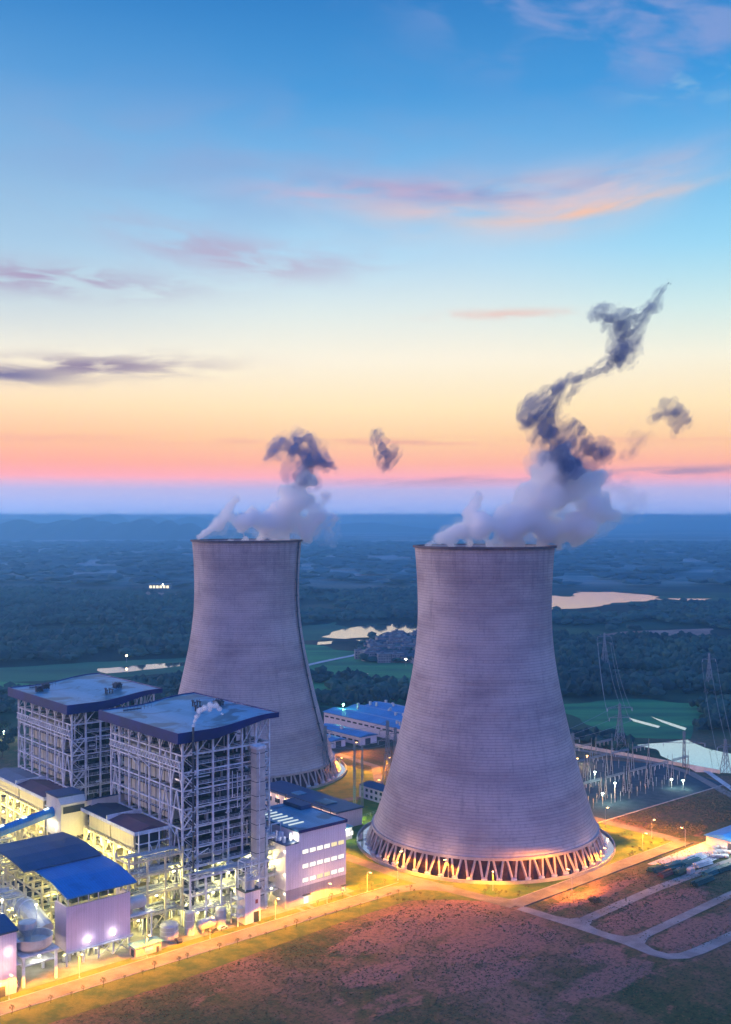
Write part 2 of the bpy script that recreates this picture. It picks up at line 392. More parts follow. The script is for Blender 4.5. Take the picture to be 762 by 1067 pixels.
grass_m = mat('lawn', (.05, .12, .012), .9, 0, 0, .12, (.15, .18, .018), .5, .8, detail=7)
verge_m = mat('verge_lawn', (.05, .10, .012), .9, 0, 0, .14, (.16, .17, .02), .5, .8, detail=7)
asph_m = mat('worn_concrete_road', (.13, .115, .10), .85, 0, 0, .10, (.22, .195, .175), .1, .7, detail=7)
lane_m = mat('site_lane', (.22, .195, .175), .85, 0, 0, .10, (.34, .31, .28), .1, .7, detail=7)
apron_m = mat('apron_concrete', (.14, .14, .14), .85, 0, 0, .12, (.26, .25, .24), .1, .7, detail=7)
soil_m = mat('red_soil', (.20, .075, .055), .95, 0, 0, .09, (.34, .15, .12), .5, .8, stretch=(1, .7, 1), detail=8)
gravel_m = mat('blue_gravel', (.022, .045, .065), .9, 0, 0, .2, (.045, .075, .10), .3, .9, detail=7)
kerb_m = mat('kerb_stone', (.40, .38, .36), .8)
path_m = mat('paving', (.24, .19, .17), .8, 0, .15, .4)

uvpoly('lawn', [(-190, -42), (-30, -41), (52, -36), (86, -36), (100, -46), (118, -66), (118, -12.2), (-190, -12.2)], .03, verge_m)
uvpoly('plant_yard', [(-190, -12), (76, -12), (76, 12), (104, 12), (104, 175), (-190, 175)], .03, apron_m)
uvpoly('tower_lawn', [(76.5, -12), (118, -12), (118, -66), (246, -66), (246, 30), (234, 70), (120, 66), (76.5, 66)], .034, grass_m)
uvpoly('middle_lawn', [(104.2, 66.2), (234, 70.2), (228, 88), (225, 175), (104.2, 175)], .03, grass_m)
strip('main_road', [(-190, -21), (30, -21), (90, -22), (103, -27), (111, -38)], 8.5, .09, asph_m)
strip('cross_road', [(102, 150), (104, 76), (103.5, 20), (105, -12), (110, -40), (116.5, -70)], 7, .10, asph_m)
strip('site_road', [(117, -69), (250, -66.5)], 7.5, .11, asph_m)
strip('east_road', [(250, -63), (248, 10), (236, 72), (210, 98)], 7.5, .12, asph_m)
strip('ring_road', [(152, 112), (180, 106), (210, 98)], 6, .13, asph_m)
strip('rear_road', [(190, 99), (238, 160), (246, 250), (225, 290)], 6, .14, asph_m)
strip('lane', [(116.5, -73), (119, -100), (120.5, -125), (119.6, -137), (121, -142.5), (126, -146), (135, -147.2), (158, -147.5), (330, -146)], 5.4, .09, lane_m)
strip('lane_corner', [(119.5, -90), (121.5, -95.5), (128, -98.6)], 3.0, .105, lane_m)
strip('lane_corner', [(120.5, -109), (122.2, -103.4), (128, -100.2)], 3.0, .105, lane_m)
strip('lane_corner', [(121.2, -116), (123.4, -121.6), (130, -123.8)], 3.0, .105, lane_m)
strip('lane_corner', [(121.2, -134), (123.4, -128.6), (130, -125.8)], 3.0, .105, lane_m)
strip('road_corner', [(117, -58), (119.5, -64.5), (127, -67.6)], 3.6, .115, asph_m)
strip('lane', [(121, -99.5), (180, -97), (250, -98.5), (330, -101)], 5.2, .10, lane_m)
strip('lane', [(121.5, -125), (200, -122.5), (330, -119)], 4.6, .10, lane_m)
for a_, b_ in (((-190, -25.6), (86, -25.6)), ((-190, -16.6), (98, -16.6))):
    kb = MB(); kb.bar(W(*a_, .08), W(*b_, .08), .25, .3); tag(kb.build('kerb', kerb_m), kind='structure')
kb = MB(); kb.bar(W(120, -65, .08), W(245, -62.6, .08), .25, .3); tag(kb.build('kerb', kerb_m), kind='structure')
kb = MB(); kb.bar(W(119, -73.3, .1), W(252, -70.6, .1), .4, .5); tag(kb.build('kerb', steel_d), kind='structure')
for u0 in (21, 44.5, 49.5, 70.5):
    strip('footpath', [(u0, -10.2), (u0, -16.7)], 1.8, .12, path_m)
strip('footpath', [(-34, -13), (-26, -16.7)], 2.4, .12, path_m)
# red earth laid bare beyond the verge
def ragged(name, pts, z, m, seed):
    r = random.Random(seed); out = []
    for i in range(len(pts)):
        a, b = Vector(pts[i]), Vector(pts[(i + 1) % len(pts)]); n = max(2, int((b - a).length / 3))
        nn = Vector((-(b - a).y, (b - a).x)).normalized()
        for j in range(n):
            p = a + (b - a) * j / n
            out.append(tuple(p + nn * (noise.noise(Vector((p.x * .12, p.y * .12, seed))) * 5 + r.uniform(-.7, .7))))
    return uvpoly(name, out, z, m)
uvpoly('storage_yard', [(206, -74.5), (300, -72), (310, -92.5), (212, -92.5)], .05, concrete_l)

# ------------------------------------------------------------------ substation ground and the wall road behind it
uvpoly('substation_yard', [(231, -17), (372, -17), (392, 34), (352, 104), (244, 100)], .045, gravel_m)
kb = MB(); kb.bar(W(231, -17.5, .2), W(374, -17.5, .2), .5, .5); tag(kb.build('kerb', kerb_m), kind='structure')

# ------------------------------------------------------------------ far fields, water
field_a = mat('rice_field', (.014, .12, .055), .9, 0, 0, .014, (.05, .27, .08), detail=12, stretch=(.35, 1.8, 1))
field_b = mat('dark_meadow', (.012, .085, .05), .9, 0, 0, .008, (.03, .16, .07), detail=8, stretch=(.5, 1.4, 1))
bare_m = mat('bare_ground', (.20, .13, .11), .9, 0, 0, .01, (.34, .22, .18), detail=8)
def water_mat():
    m = bpy.data.materials.new('still_water'); m.use_nodes = True; t_ = m.node_tree; t_.nodes.clear(); k = NT(t_)
    tc = k.n('ShaderNodeTexCoord').outputs['Object']
    h = k.noise(tc, .35, 3, .6); nb = k.n('ShaderNodeBump', {'Strength': .10, 'Height': h, 'Distance': .15}).outputs[0]
    g = k.n('ShaderNodeBsdfGlossy', {'Color': (1, .98, .95, 1), 'Roughness': .06, 'Normal': nb})
    d = k.n('ShaderNodeBsdfDiffuse', {'Color': (.02, .05, .06, 1)})
    mx = k.n('ShaderNodeMixShader', {0: .95, 1: d.outputs[0], 2: g.outputs[0]})
    k.n('ShaderNodeOutputMaterial', {0: mx.outputs[0]}); return m
water_m = water_mat()
def rag_g(name, pix, z, m, seed, amp=.03, step=12):
    pts = [G(x, y) for x, y in pix]; out = []
    for i in range(len(pts)):
        a, b = pts[i], pts[(i + 1) % len(pts)]; L = (b - a).length; st = max(step, a.length * .006); n = max(2, int(L / st))
        nn = Vector((-(b - a).y, (b - a).x, 0)).normalized()
        for j in range(n):
            p = a + (b - a) * j / n
            out.append(p + nn * (noise.noise(Vector((p.x / st * .35, p.y / st * .35, seed * 3.3))) * amp * p.length))
    b = MB(); b.poly([(p.x, p.y) for p in out], z); o = b.build(name, m); o['kind'] = 'structure'; return o
rag_g('field', [(300, 735), (455, 745), (470, 700), (430, 690), (300, 668)], .10, field_a, 1, .01)
rag_g('field', [(300, 668), (380, 664), (350, 648), (300, 655)], .12, field_b, 2, .01)
rag_g('field', [(575, 735), (640, 768), (720, 770), (735, 735), (650, 728)], .10, field_a, 3, .01)
rag_g('field', [(-60, 715), (70, 708), (215, 700), (215, 684), (100, 690), (-60, 700)], .10, field_b, 4, .008)
rag_g('field', [(-60, 735), (60, 716), (-10, 709), (-60, 712)], .12, field_a, 5, .008)
rag_g('bare_field', [(600, 664), (650, 658), (742, 655), (740, 664), (690, 662), (640, 666)], .14, bare_m, 6, .006)
rag_g('bare_field', [(730, 647), (800, 644), (800, 649), (740, 650)], .14, bare_m, 7, .004)
rag_g('bare_field', [(70, 618), (150, 616), (205, 621), (140, 624)], .14, bare_m, 9, .004)
rag_g('river', [(565, 620), (594, 622), (600, 617), (640, 617), (690, 622), (692, 625), (640, 628), (625, 632), (600, 634), (565, 637)], .30, water_m, 10, .010)
rag_g('river', [(696, 623.5), (740, 624), (728, 627.5), (712, 626)], .30, water_m, 11, .006)
rag_g('river', [(338, 664), (352, 658), (378, 652), (440, 648), (440, 658), (400, 663), (360, 666)], .30, water_m, 12, .008)
rag_g('river', [(102, 697), (150, 693), (215, 688), (215, 692), (150, 698), (110, 702)], .30, water_m, 13, .006)
rag_g('pond', [(662, 777), (690, 774), (716, 771), (735, 780), (762, 786), (790, 800), (762, 806), (725, 805), (706, 795), (690, 788), (684, 781)], .30, water_m, 14, .004, 6)
rag_g('rice_paddy', [(331, 669), (348, 668), (346, 671), (332, 672)], .30, water_m, 15, .003)
rag_g('rice_paddy', [(366, 701.5), (384, 702), (380, 704), (366, 703.5)], .30, water_m, 16, .002)
rag_g('rice_paddy', [(371, 667), (378, 667), (376, 668.6)], .30, water_m, 17, .002)
rag_g('rice_paddy', [(678, 747), (716, 759), (714, 761.5), (690, 753)], .30, water_m, 18, .002)
rag_g('rice_paddy', [(655, 748), (688, 757), (686, 759), (660, 752)], .30, water_m, 19, .002)
rag_g('lake', [(560, 563.5), (700, 563), (716, 565), (600, 566)], .4, bare_m, 21, .004)
def gstrip(name, pix, w_, z, m):
    return strip(name, [UV(*G(x, y)[:2]) for x, y in pix], w_, z, m)
gstrip('country_road', [(300, 700), (322, 693), (345, 688), (370, 683), (384, 677)], 8, .5, concrete_l)
gstrip('country_road', [(575, 778), (610, 783), (650, 789), (688, 796), (720, 806), (745, 820), (790, 845)], 6, .3, path_m)
gstrip('farm_track', [(735, 803), (762, 822), (800, 850)], 4, .35, concrete_l)

# ------------------------------------------------------------------ hills on the horizon
hill_m = mat('far_hill', (.02, .045, .045), .95, 0, 0, .002, (.05, .08, .07))
def hills(y0, bumps, depth, seed):
    """a range of separate rounded summits at distance y0"""
    nx, ny = 260, 14; x0, x1 = -y0 * .75, y0 * .6; vs = []; fs = []
    for j in range(ny):
        v = j / (ny - 1); prof = sin(pi * v) ** .8
        for i in range(nx):
            x = x0 + (x1 - x0) * i / (nx - 1); h = 0
            for bx, bw, bh in bumps: h = max(h, bh * math.exp(-((x / y0 * 1100 + 381 - bx) / bw) ** 2) * 1.12)
            h += 14 * noise.fractal(Vector((x * .0012, j * .3, seed)), 1.0, 2.0, 5)
            vs.append((x, y0 + depth * (v - .5), max(-.3, h * prof - .3)))
    for j in range(ny - 1):
        for i in range(nx - 1): a = j * nx + i; fs.append((a, a + 1, a + nx + 1, a + nx))
    b = MB(); b.add(vs, fs); o = b.build('hills', hill_m, smooth=True); tag(o, kind='structure')
hills(9500, [(20, 14, 150), (44, 10, 120), (64, 9, 158), (88, 10, 165), (104, 14, 135), (128, 12, 125), (150, 16, 155), (175, 12, 140), (196, 12, 120), (-30, 30, 140), (235, 30, 60)], 1800, 1.0)
hills(15000, [(10, 40, 150), (110, 16, 205), (118, 6, 215), (160, 26, 190), (200, 30, 180), (260, 40, 110), (380, 60, 100), (-60, 30, 160)], 3000, 2.0)
hills(24000, [(420, 90, 90), (600, 80, 110), (720, 70, 130), (300, 60, 140), (50, 80, 200), (-60, 60, 190)], 4000, 3.0)

# ------------------------------------------------------------------ woods: one canopy mass each
far_leaf_m = mat('far_wood_canopy', (.008, .045, .065), .9, 0, 0, .004, (.035, .11, .13), detail=12)  # paler, bluer leaf: distance haze put into the colour
leaf_m = mat('wood_canopy', (.004, .026, .032), .9, 0, 0, .012, (.030, .095, .068), detail=12, stretch=(.6, 1.3, 1))
ICO_V = []; ICO_F = []
_bm = bmesh.new(); bmesh.ops.create_icosphere(_bm, subdivisions=1, radius=1.0)
ICO_V = [v.co.copy() for v in _bm.verts]; ICO_F = [tuple(v.index for v in f.verts) for f in _bm.faces]; _bm.free()
def inpoly(x, y, P):
    c = False; j = len(P) - 1
    for i in range(len(P)):
        if (P[i][1] > y) != (P[j][1] > y) and x < (P[j][0] - P[i][0]) * (y - P[i][1]) / (P[j][1] - P[i][1]) + P[i][0]: c = not c
        j = i
    return c
def blob(b, x, y, z, rx, rz_, r):
    a = r.uniform(0, 6.28); ca, sa = cos(a), sin(a)
    vs = []
    for p in ICO_V:
        k = r.uniform(.72, 1.25); vs.append((x + (p.x * ca - p.y * sa) * rx * k, y + (p.x * sa + p.y * ca) * rx * k, z + p.z * rz_ * k))
    b.add(vs, ICO_F)
def woodland(label, P, sp, h, seed, gap=.42, m=leaf_m):
    r = random.Random(seed); b = MB()
    xs = [p[0] for p in P]; ys = [p[1] for p in P]
    y = min(ys)
    while y < max(ys):
        x = min(xs)
        while x < max(xs):
            px, py = x + r.uniform(-.5, .5) * sp, y + r.uniform(-.5, .5) * sp
            e = noise.fractal(Vector((px * .006, py * .006, seed)), 1, 2, 4) * .5 + .5
            q = (px + 40 * (noise.noise(Vector((px * .01, py * .01, seed + 7.)))), py + 40 * noise.noise(Vector((px * .01, py * .01, seed + 3.))))
            if inpoly(q[0], q[1], P) and e > gap:
                hh = h * r.uniform(.45, 1.15) * (.75 + e * .6); blob(b, px, py, hh * .60, sp * r.uniform(.38, .85), hh * .42, r)
            x += sp
        y += sp
    o = b.build('woodland', m); tag(o, label, 'woodland', kind='stuff'); return o
g2 = lambda L: [tuple(G(x, y)[:2]) for x, y in L]
woodland('broad dark wood filling the plain left of the left cooling tower', g2([(-120, 694), (60, 690), (225, 682), (225, 620), (-120, 616)]), 12, 14, 1, .40)
woodland('dark tree belt between the left boiler house and the river', g2([(-60, 762), (30, 752), (60, 740), (215, 740), (215, 708), (130, 712), (-10, 724), (-60, 730)]), 7.5, 9, 2, .36)
woodland('uneven dark tree line between the blue warehouses and the green field', g2([(300, 738), (345, 735), (430, 734), (462, 738), (440, 722), (395, 716), (360, 709), (300, 700)]), 8, 11, 3, .30)
woodland('dark wooded country beyond the river between the two towers', g2([(280, 652), (455, 645), (455, 618), (280, 618)]), 15, 14, 4, .36)
woodland('trees crowding the village by the river bank', g2([(368, 690), (440, 693), (440, 664), (395, 665)]), 11, 8, 5, .42)
woodland('wide dark forest right of the right cooling tower', g2([(565, 726), (650, 727), (740, 730), (860, 735), (860, 668), (740, 667), (560, 668)]), 9, 13, 6, .38)
woodland('hazy woods along the far bank of the bright river', g2([(560, 660), (860, 655), (860, 630), (700, 630), (640, 633), (560, 642)]), 14, 12, 7, .40)
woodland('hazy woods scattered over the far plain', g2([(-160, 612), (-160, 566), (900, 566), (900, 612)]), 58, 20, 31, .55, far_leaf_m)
woodland('dark trees on the far shore of the pond', g2([(748, 758), (800, 764), (860, 762), (860, 735), (760, 732), (722, 738), (728, 760)]), 7, 10, 8, .34)
woodland('low thicket between the substation road and the pond', g2([(575, 778), (640, 784), (662, 786), (655, 774), (640, 770), (575, 768)]), 6, 7, 9, .36)
woodland('scrubby trees on the near bank of the pond', g2([(740, 816), (830, 826), (830, 815), (762, 813)]), 4, 3, 10, .36)

scrub_m = mat('scrub', (.065, .075, .03), .95, 0, 0, .3, (.17, .13, .06), detail=6)
def scrub(label, P, n, s0, s1, seed):
    r = random.Random(seed); b = MB(); xs = [p[0] for p in P]; ys = [p[1] for p in P]; k = 0
    while k < n:
        x, y = r.uniform(min(xs), max(xs)), r.uniform(min(ys), max(ys)); k += 1
        if not inpoly(x, y, P): continue
        if noise.fractal(Vector((x * .035, y * .035, seed)), 1, 2, 4) < -.15 + r.uniform(-.2, .2): continue
        s = r.uniform(s0, s1) * (1.6 if r.random() < .06 else 1); blob(b, x, y, s * .3, s, s * .6, r)
    o = b.build('scrub', scrub_m); tag(o, label, 'scrub', kind='stuff')
Wp = lambda L: [tuple(W(*p)[:2]) for p in L]
scrub('low scrub scattered over the waste ground in front of the road', Wp([(-60, -42), (80, -42), (105, -55), (112, -150), (40, -170), (-60, -90)]), 13000, .12, .34, 21)
scrub('rough bushes on the plots between the site lanes', Wp([(122, -75), (240, -72), (300, -150), (124, -146)]), 12000, .12, .36, 22)
scrub('dry bushes on the slope right of the tower road', Wp([(254, -62), (360, -60), (390, -20), (256, -19)]), 10000, .2, .6, 23)

# ================================================================== COOLING TOWERS
def tower_mat():
    m = bpy.data.materials.new('tower_concrete'); m.use_nodes = True; t_ = m.node_tree; t_.nodes.clear(); k = NT(t_)
    tc = k.n('ShaderNodeTexCoord').outputs['Object']
    x, y, z = k.n('ShaderNodeSeparateXYZ', {0: tc}).outputs
    ang = k.m('ARCTAN2', y, x)
    ca = k.n('ShaderNodeCombineXYZ', {0: k.m('MULTIPLY', k.m('SINE', ang), 3.0), 1: k.m('MULTIPLY', k.m('COSINE', ang), 3.0), 2: z}).outputs[0]
    lift = k.m('DIVIDE', z, 1.35); lid = k.m('FLOOR', lift); fr = k.m('FRACT', lift)
    seam = k.sstep(k.m('ABSOLUTE', k.m('SUBTRACT', fr, .5)), .33, .5)
    per = k.n('ShaderNodeTexWhiteNoise', {'W': lid}, noise_dimensions='1D').outputs[0]
    # short dark dashes inside the lifts
    dv = k.n('ShaderNodeCombineXYZ', {0: k.m('MULTIPLY', k.m('SINE', ang), 34.0), 1: k.m('MULTIPLY', k.m('COSINE', ang), 34.0), 2: k.m('MULTIPLY', lid, 3.7)}).outputs[0]
    dash = k.noise(dv, 1.0, 3, .6)
    big = k.noise(k.n('ShaderNodeMapping', {0: tc, 3: (1, 1, 2.2)}).outputs[0], .028, 6, .6)
    band = k.noise(k.n('ShaderNodeCombineXYZ', {2: z}).outputs[0], .09, 3, .5)
    streak = k.noise(k.n('ShaderNodeMapping', {0: ca, 3: (6, 6, .02)}).outputs[0], 1.0, 4, .6)
    c = k.mix(k.sstep(big, .36, .64), (.34, .275, .285), (.54, .465, .455))
    c = k.mix(k.m('MULTIPLY', k.sstep(band, .42, .62), .30), c, (.52, .47, .50))
    c = k.mix(k.m('MULTIPLY', seam, .60), c, (.13, .11, .14))
    c = k.mix(k.m('MULTIPLY', k.sstep(dash, .50, .70), .26), c, (.12, .10, .15))
    c = k.mix(k.m('MULTIPLY', per, .24), c, (.56, .50, .54))
    c = k.mix(k.m('MULTIPLY', k.sstep(streak, .5, .75), .16), c, (.14, .12, .16))
    stain = k.m('MULTIPLY', k.sstep(k.m('ADD', k.noise(k.n('ShaderNodeMapping', {0: ca, 3: (3, 3, .03)}).outputs[0], 1.3, 5, .6), k.m('MULTIPLY', k.sstep(z, 118, 151), .16)), .58, .74), .24)
    c = k.mix(stain, c, (.13, .105, .13))
    pass
    h = k.m('SUBTRACT', k.m('MULTIPLY', k.noise(ca, 3, 3, .6), .1), seam)
    nb = k.n('ShaderNodeBump', {'Strength': .5, 'Height': h, 'Distance': .12}).outputs[0]
    b = k.n('ShaderNodeBsdfPrincipled', {'Base Color': c, 'Roughness': .85, 'Specular IOR Level': .2, 'Normal': nb})
    k.n('ShaderNodeOutputMaterial', {0: b.outputs[0]}); return m
tower_m = tower_mat()
tw = None
col_m = mat('column_concrete', (.44, .36, .36), .8, 0, .12, .4)
rim_m = mat('rim_concrete', (.12, .085, .10), .8)
fill_m = mat('tower_fill', (.075, .035, .045), .9, 0, .4, .4)
basin_m = mat('basin_concrete', (.50, .50, .54), .8, 0, .12, .2)
PROF = [(8.8, 57.2), (16, 54.6), (25, 51.7), (34, 49.1), (43, 46.7), (52, 44.4), (61, 42.3), (70, 40.3), (79, 38.4), (88, 36.8), (97, 35.5), (106, 34.6), (116, 34.15), (126, 34.2), (136, 34.6), (144, 35.1), (151.2, 35.7)]
def R_at(z):
    for i in range(len(PROF) - 1):
        if PROF[i][0] <= z <= PROF[i + 1][0]:
            p0 = PROF[max(i - 1, 0)]; p1 = PROF[i]; p2 = PROF[i + 1]; p3 = PROF[min(i + 2, len(PROF) - 1)]
            t_ = (z - p1[0]) / (p2[0] - p1[0]); m1 = (p2[1] - p0[1]) / (p2[0] - p0[0]) * (p2[0] - p1[0]); m2 = (p3[1] - p1[1]) / (p3[0] - p1[0]) * (p2[0] - p1[0])
            return (2 * t_**3 - 3 * t_**2 + 1) * p1[1] + (t_**3 - 2 * t_**2 + t_) * m1 + (-2 * t_**3 + 3 * t_**2) * p2[1] + (t_**3 - t_**2) * m2
    return PROF[0][1] if z < PROF[0][0] else PROF[-1][1]
def cooling_tower(x, y, label, ladder_az=None, name='cooling_tower'):
    t_ = thing(name, label, 'cooling tower', (x, y, 0), 0)
    zs = [8.8 + (151.2 - 8.8) * i / 110 for i in range(111)]
    prof = [(R_at(z), z) for z in zs] + [(R_at(z) - 1.0, z) for z in reversed(zs)]
    b = MB(); b.lathe(prof + [prof[0]], n=176, capb=False, capt=False); b.build('shell', tower_m, t_, smooth=True)
    b = MB(); b.lathe([(35.8, 150.4), (36.7, 150.6), (36.7, 151.6), (34.6, 151.6), (34.6, 151.3), (35.6, 151.3), (35.8, 150.4)], n=176, capb=False, capt=False)
    b.build('rim_walkway', rim_m, t_)
    b = MB(); b.lathe([(57.9, 8.2), (57.9, 9.6), (55.9, 9.6), (55.9, 8.2), (57.9, 8.2)], n=112, capb=False, capt=False); b.build('ring_beam', col_m, t_)
    N = 56
    for k in range(N):
        a0 = 2 * pi * k / N; hw = 2 * pi / N * .37; f = 2 * pi / N * .11
        b = MB()
        for s in (-1, 1):
            b.bar((60.3 * cos(a0 + s * f), 60.3 * sin(a0 + s * f), .9), (57.0 * cos(a0 + s * hw), 57.0 * sin(a0 + s * hw), 8.6), .85)
        o = b.build('support_columns', col_m, t_)
        p = MB(); p.lathe([(1.6, 0), (1.3, 1.0)], 60.5 * cos(a0), 60.5 * sin(a0), 8); p.build('pedestal', basin_m, o)
    b = MB(); b.lathe([(53.5, .3), (53.5, 8.1), (52, 8.6)], n=112, capb=False, capt=True); b.build('fill_packing', fill_m, t_)
    b = MB(); b.lathe([(64.9, .3), (64.9, 1.5), (65.6, 1.5), (65.6, 0), (64.9, .3)], n=112, capb=False, capt=False); b.build('basin_wall', concrete, t_)
    b = MB(); b.lathe([(53.6, .5), (64.88, .5)], n=112, capb=False, capt=False); b.build('basin_water', water_m, t_)
    if ladder_az is not None:
        b = MB(); n = 130; ca, sa = cos(ladder_az), sin(ladder_az); prev = None
        for i in range(n + 1):
            z = 3 + (151 - 3) * i / n; r = (R_at(z) if z > 8.8 else 57.5) + .9
            cur = (r * ca, r * sa, z)
            if prev:
                for d in (-.6, .6):
                    b.bar((prev[0] - d * sa, prev[1] + d * ca, prev[2]), (cur[0] - d * sa, cur[1] + d * ca, cur[2]), .42)
                if i % 2: b.bar((cur[0] + .6 * sa, cur[1] - .6 * ca, z), (cur[0] - .6 * sa, cur[1] + .6 * ca, z), .18)
                if i % 9 == 0: b.box(cur[0] - .9, cur[0] + .9, cur[1] - .9, cur[1] + .9, z, z + .3)
            prev = cur
        b.build('ladder', steel_d, t_)
    return t_
T1 = (61.0, 542.0); T2 = (-77.8, 693.0)
cooling_tower(*T1, 'large concrete cooling tower nearest the camera, ringed by orange lit road', None)
cooling_tower(*T2, 'concrete cooling tower behind the boiler houses with a ladder up its side', radians(-18))

# ================================================================== BOILER HOUSES
def rail(b, p, q, h=1.1, step=2.5):
    p, q = Vector(p), Vector(q); L = (q - p).length; n = max(1, int(L / step))
    for z in (h, h * .5): b.bar(p + Vector((0, 0, z)), q + Vector((0, 0, z)), .10)
    for i in range(n + 1):
        c = p + (q - p) * i / n; b.bar(c, c + Vector((0, 0, h)), .10)
def xbrace(b, p0, p1, z0, z1, w_=.45):
    b.bar((p0[0], p0[1], z0), (p1[0], p1[1], z1), w_); b.bar((p1[0], p1[1], z0), (p0[0], p0[1], z1), w_)
def kbrace(b, p0, p1, z0, z1, w_=.45):
    m = ((p0[0] + p1[0]) / 2, (p0[1] + p1[1]) / 2)
    b.bar((p0[0], p0[1], z0), (m[0], m[1], z1), w_); b.bar((p1[0], p1[1], z0), (m[0], m[1], z1), w_)

XS = [0, 7, 14.5, 22, 29, 36, 43]; YS = [0, 9, 18, 27, 36, 45, 54, 62]
LEV = [6.5, 14, 22, 30, 38.5, 46.5, 54, 61.5, 68.5]
def roof_z(x):                                   # the roof sweeps up towards the stack side
    t_ = min(1, max(0, (x - 12) / 30)); return 77.2 + 2.8 * (3 * t_ * t_ - 2 * t_ ** 3)
def boiler_house(u0, v0, label, seed, vents, full=True):
    r = random.Random(seed)
    t_ = thing('boiler_house', label, 'boiler house', W(u0, v0))
    # boiler and its casing
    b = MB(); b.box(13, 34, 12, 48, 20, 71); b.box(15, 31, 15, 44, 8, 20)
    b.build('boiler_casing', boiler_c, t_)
    b = MB()
    for i in range(9):
        z = 23 + i * 5.4
        b.box(12.3, 13, 11.3, 48.7, z, z + .7); b.box(12.3, 34.7, 11.3, 12, z, z + .7); b.box(34, 34.7, 11.3, 48.7, z, z + .7)
    b.build('buckstays', steel_d, t_)  # dark tone stands for the shade inside the frame
    # columns
    for i, x in enumerate(XS):
        for j, y in enumerate(YS):
            per = x in (0, 43) or y in (0, 62)
            if not per and not (x in (7, 36) or y in (9, 54)): continue
            b = MB(); top = roof_z(x) - .4; w_ = .74 if per else .6
            b.box(x - w_ / 2, x + w_ / 2, y - w_ / 2, y + w_ / 2, 0, top); b.build('column', steel if per else steel_d, t_)  # inner columns darker: interior shade put into their colour
    # floor beams round each level
    for li, z in enumerate(LEV):
        b = MB()
        for y in (0, 62): b.bar((0, y, z), (43, y, z), .48, .55)
        for x in (0, 43): b.bar((x, 0, z), (x, 62, z), .46, .53)
        i_ = MB(); i_.bar((0, 9, z), (43, 9, z), .7, .8); i_.bar((7, 0, z), (7, 62, z), .6, .7)
        for x in XS[1:-1]: b.bar((x, 0, z), (x, 9, z), .5, .6)
        for y in YS[1:-1]: b.bar((0, y, z), (7, y, z), .5, .6)
        b.build('floor_beams', steel, t_); i_.build('floor_beams', steel_d, t_)  # inner beams dark as well, shade of the interior in their colour
    # narrow galleries between the levels on the near side, with handrails
    z = 10.2; k = 0
    while z < 70:
        b = MB(); on = any(abs(z - q) < 1.6 for q in LEV)
        x0 = r.choice((0, 0, 7)); x1 = r.choice((43, 43, 36))
        b.box(x0 + .1, x1 - .1, .3, 6 + r.uniform(0, 3), z, z + .18)
        o = b.build('gallery', grating, t_)
        b = MB(); rail(b, (x0, -.2, z + .18), (x1, -.2, z + .18)); b.bar((x0, -.15, z), (x1, -.15, z), .22, .3); b.build('handrail', steel, o)
        if k % 2 == 0:
            b = MB(); b.box(-.2, 1.3, 9.4, 61, z, z + .16); o = b.build('gallery', grating, t_)
            b = MB(); rail(b, (-.4, 9.5, z + .16), (-.4, 61, z + .16)); b.build('handrail', steel, o)
        z += 4.15; k += 1
    # bracing in the end bays, a lattice girder high on the long side
    for (x0, y0, x1, y1) in ((0, 0, 0, 9), (0, 54, 0, 62), (43, 0, 43, 9), (43, 54, 43, 62), (36, 0, 43, 0), (0, 0, 7, 0), (0, 9, 0, 18)):
        b = MB(); zz = [0] + LEV
        for a in range(1, len(zz) - 1, 2):
            kbrace(b, (x0, y0), (x1, y1), zz[a], zz[min(a + 2, len(zz) - 1)], .5) if (x0 == x1) else xbrace(b, (x0, y0), (x1, y1), zz[a], zz[a + 1], .4)
        b.build('bracing', steel, t_)
    b = MB()
    b.bar((-.9, 0, 66), (-.9, 62, 66), .5); b.bar((-.9, 0, 63.4), (-.9, 62, 63.4), .5)
    n = 26
    for i in range(n):
        y = 62 * i / n; b.bar((-.9, y, 63.4), (-.9, y + 62 / n / 2, 66), .28); b.bar((-.9, y + 62 / n / 2, 66), (-.9, y + 62 / n, 63.4), .28)
    b.build('lattice_girder', steel, t_)
    b = MB()
    for x in (0, 7, 43):
        for i in range(len(YS) - 1):
            kbrace(b, (x, YS[i]), (x, YS[i + 1]), 68.9, roof_z(x) - .5, .3)
    for i in range(len(XS) - 1):
        b.bar((XS[i], 0, 68.9), (XS[i + 1], 0, roof_z(XS[i + 1]) - .6), .3); b.bar((XS[i], 62, 68.9), (XS[i + 1], 62, roof_z(XS[i + 1]) - .6), .3)
    b.build('roof_truss', steel, t_)
    # coal bunker wall: pale hoppers behind the long side
    for z0, z1 in ((24, 36.5), (40, 51.5), (55, 66)):
        for i in range(6):
            y0 = 11 + i * 7.2; b = MB(); b.box(1.8, 9, y0, y0 + 6.3, z0, z1); b.box(1.65, 1.8, y0 + 3, y0 + 3.4, z0, z1)
            o = b.build('bunker_panel', panel_tan, t_)
    # pipes, ducts and vessels packed among the floors
    b = MB()
    for i in range(64):
        x = r.uniform(2, 43); z = r.uniform(8, 66); y = r.uniform(2, 9); c = r.random()
        b = MB()
        if c < .4: b.tube([(x, y, z), (x, y, z + r.uniform(5, 16))], r.uniform(.25, .7), 8)
        elif c < .75:
            x2 = min(42, x + r.uniform(5, 18)); b.tube([(x, y, z), (x2 - 1, y, z), (x2, y, z - .6), (x2, y, z - r.uniform(2, 6))], r.uniform(.2, .6), 8)
        else: b.tube([(x, y, z), (x, y + 8, z)], r.uniform(.3, .8), 8)
        b.build('pipe', pipe_m, t_)
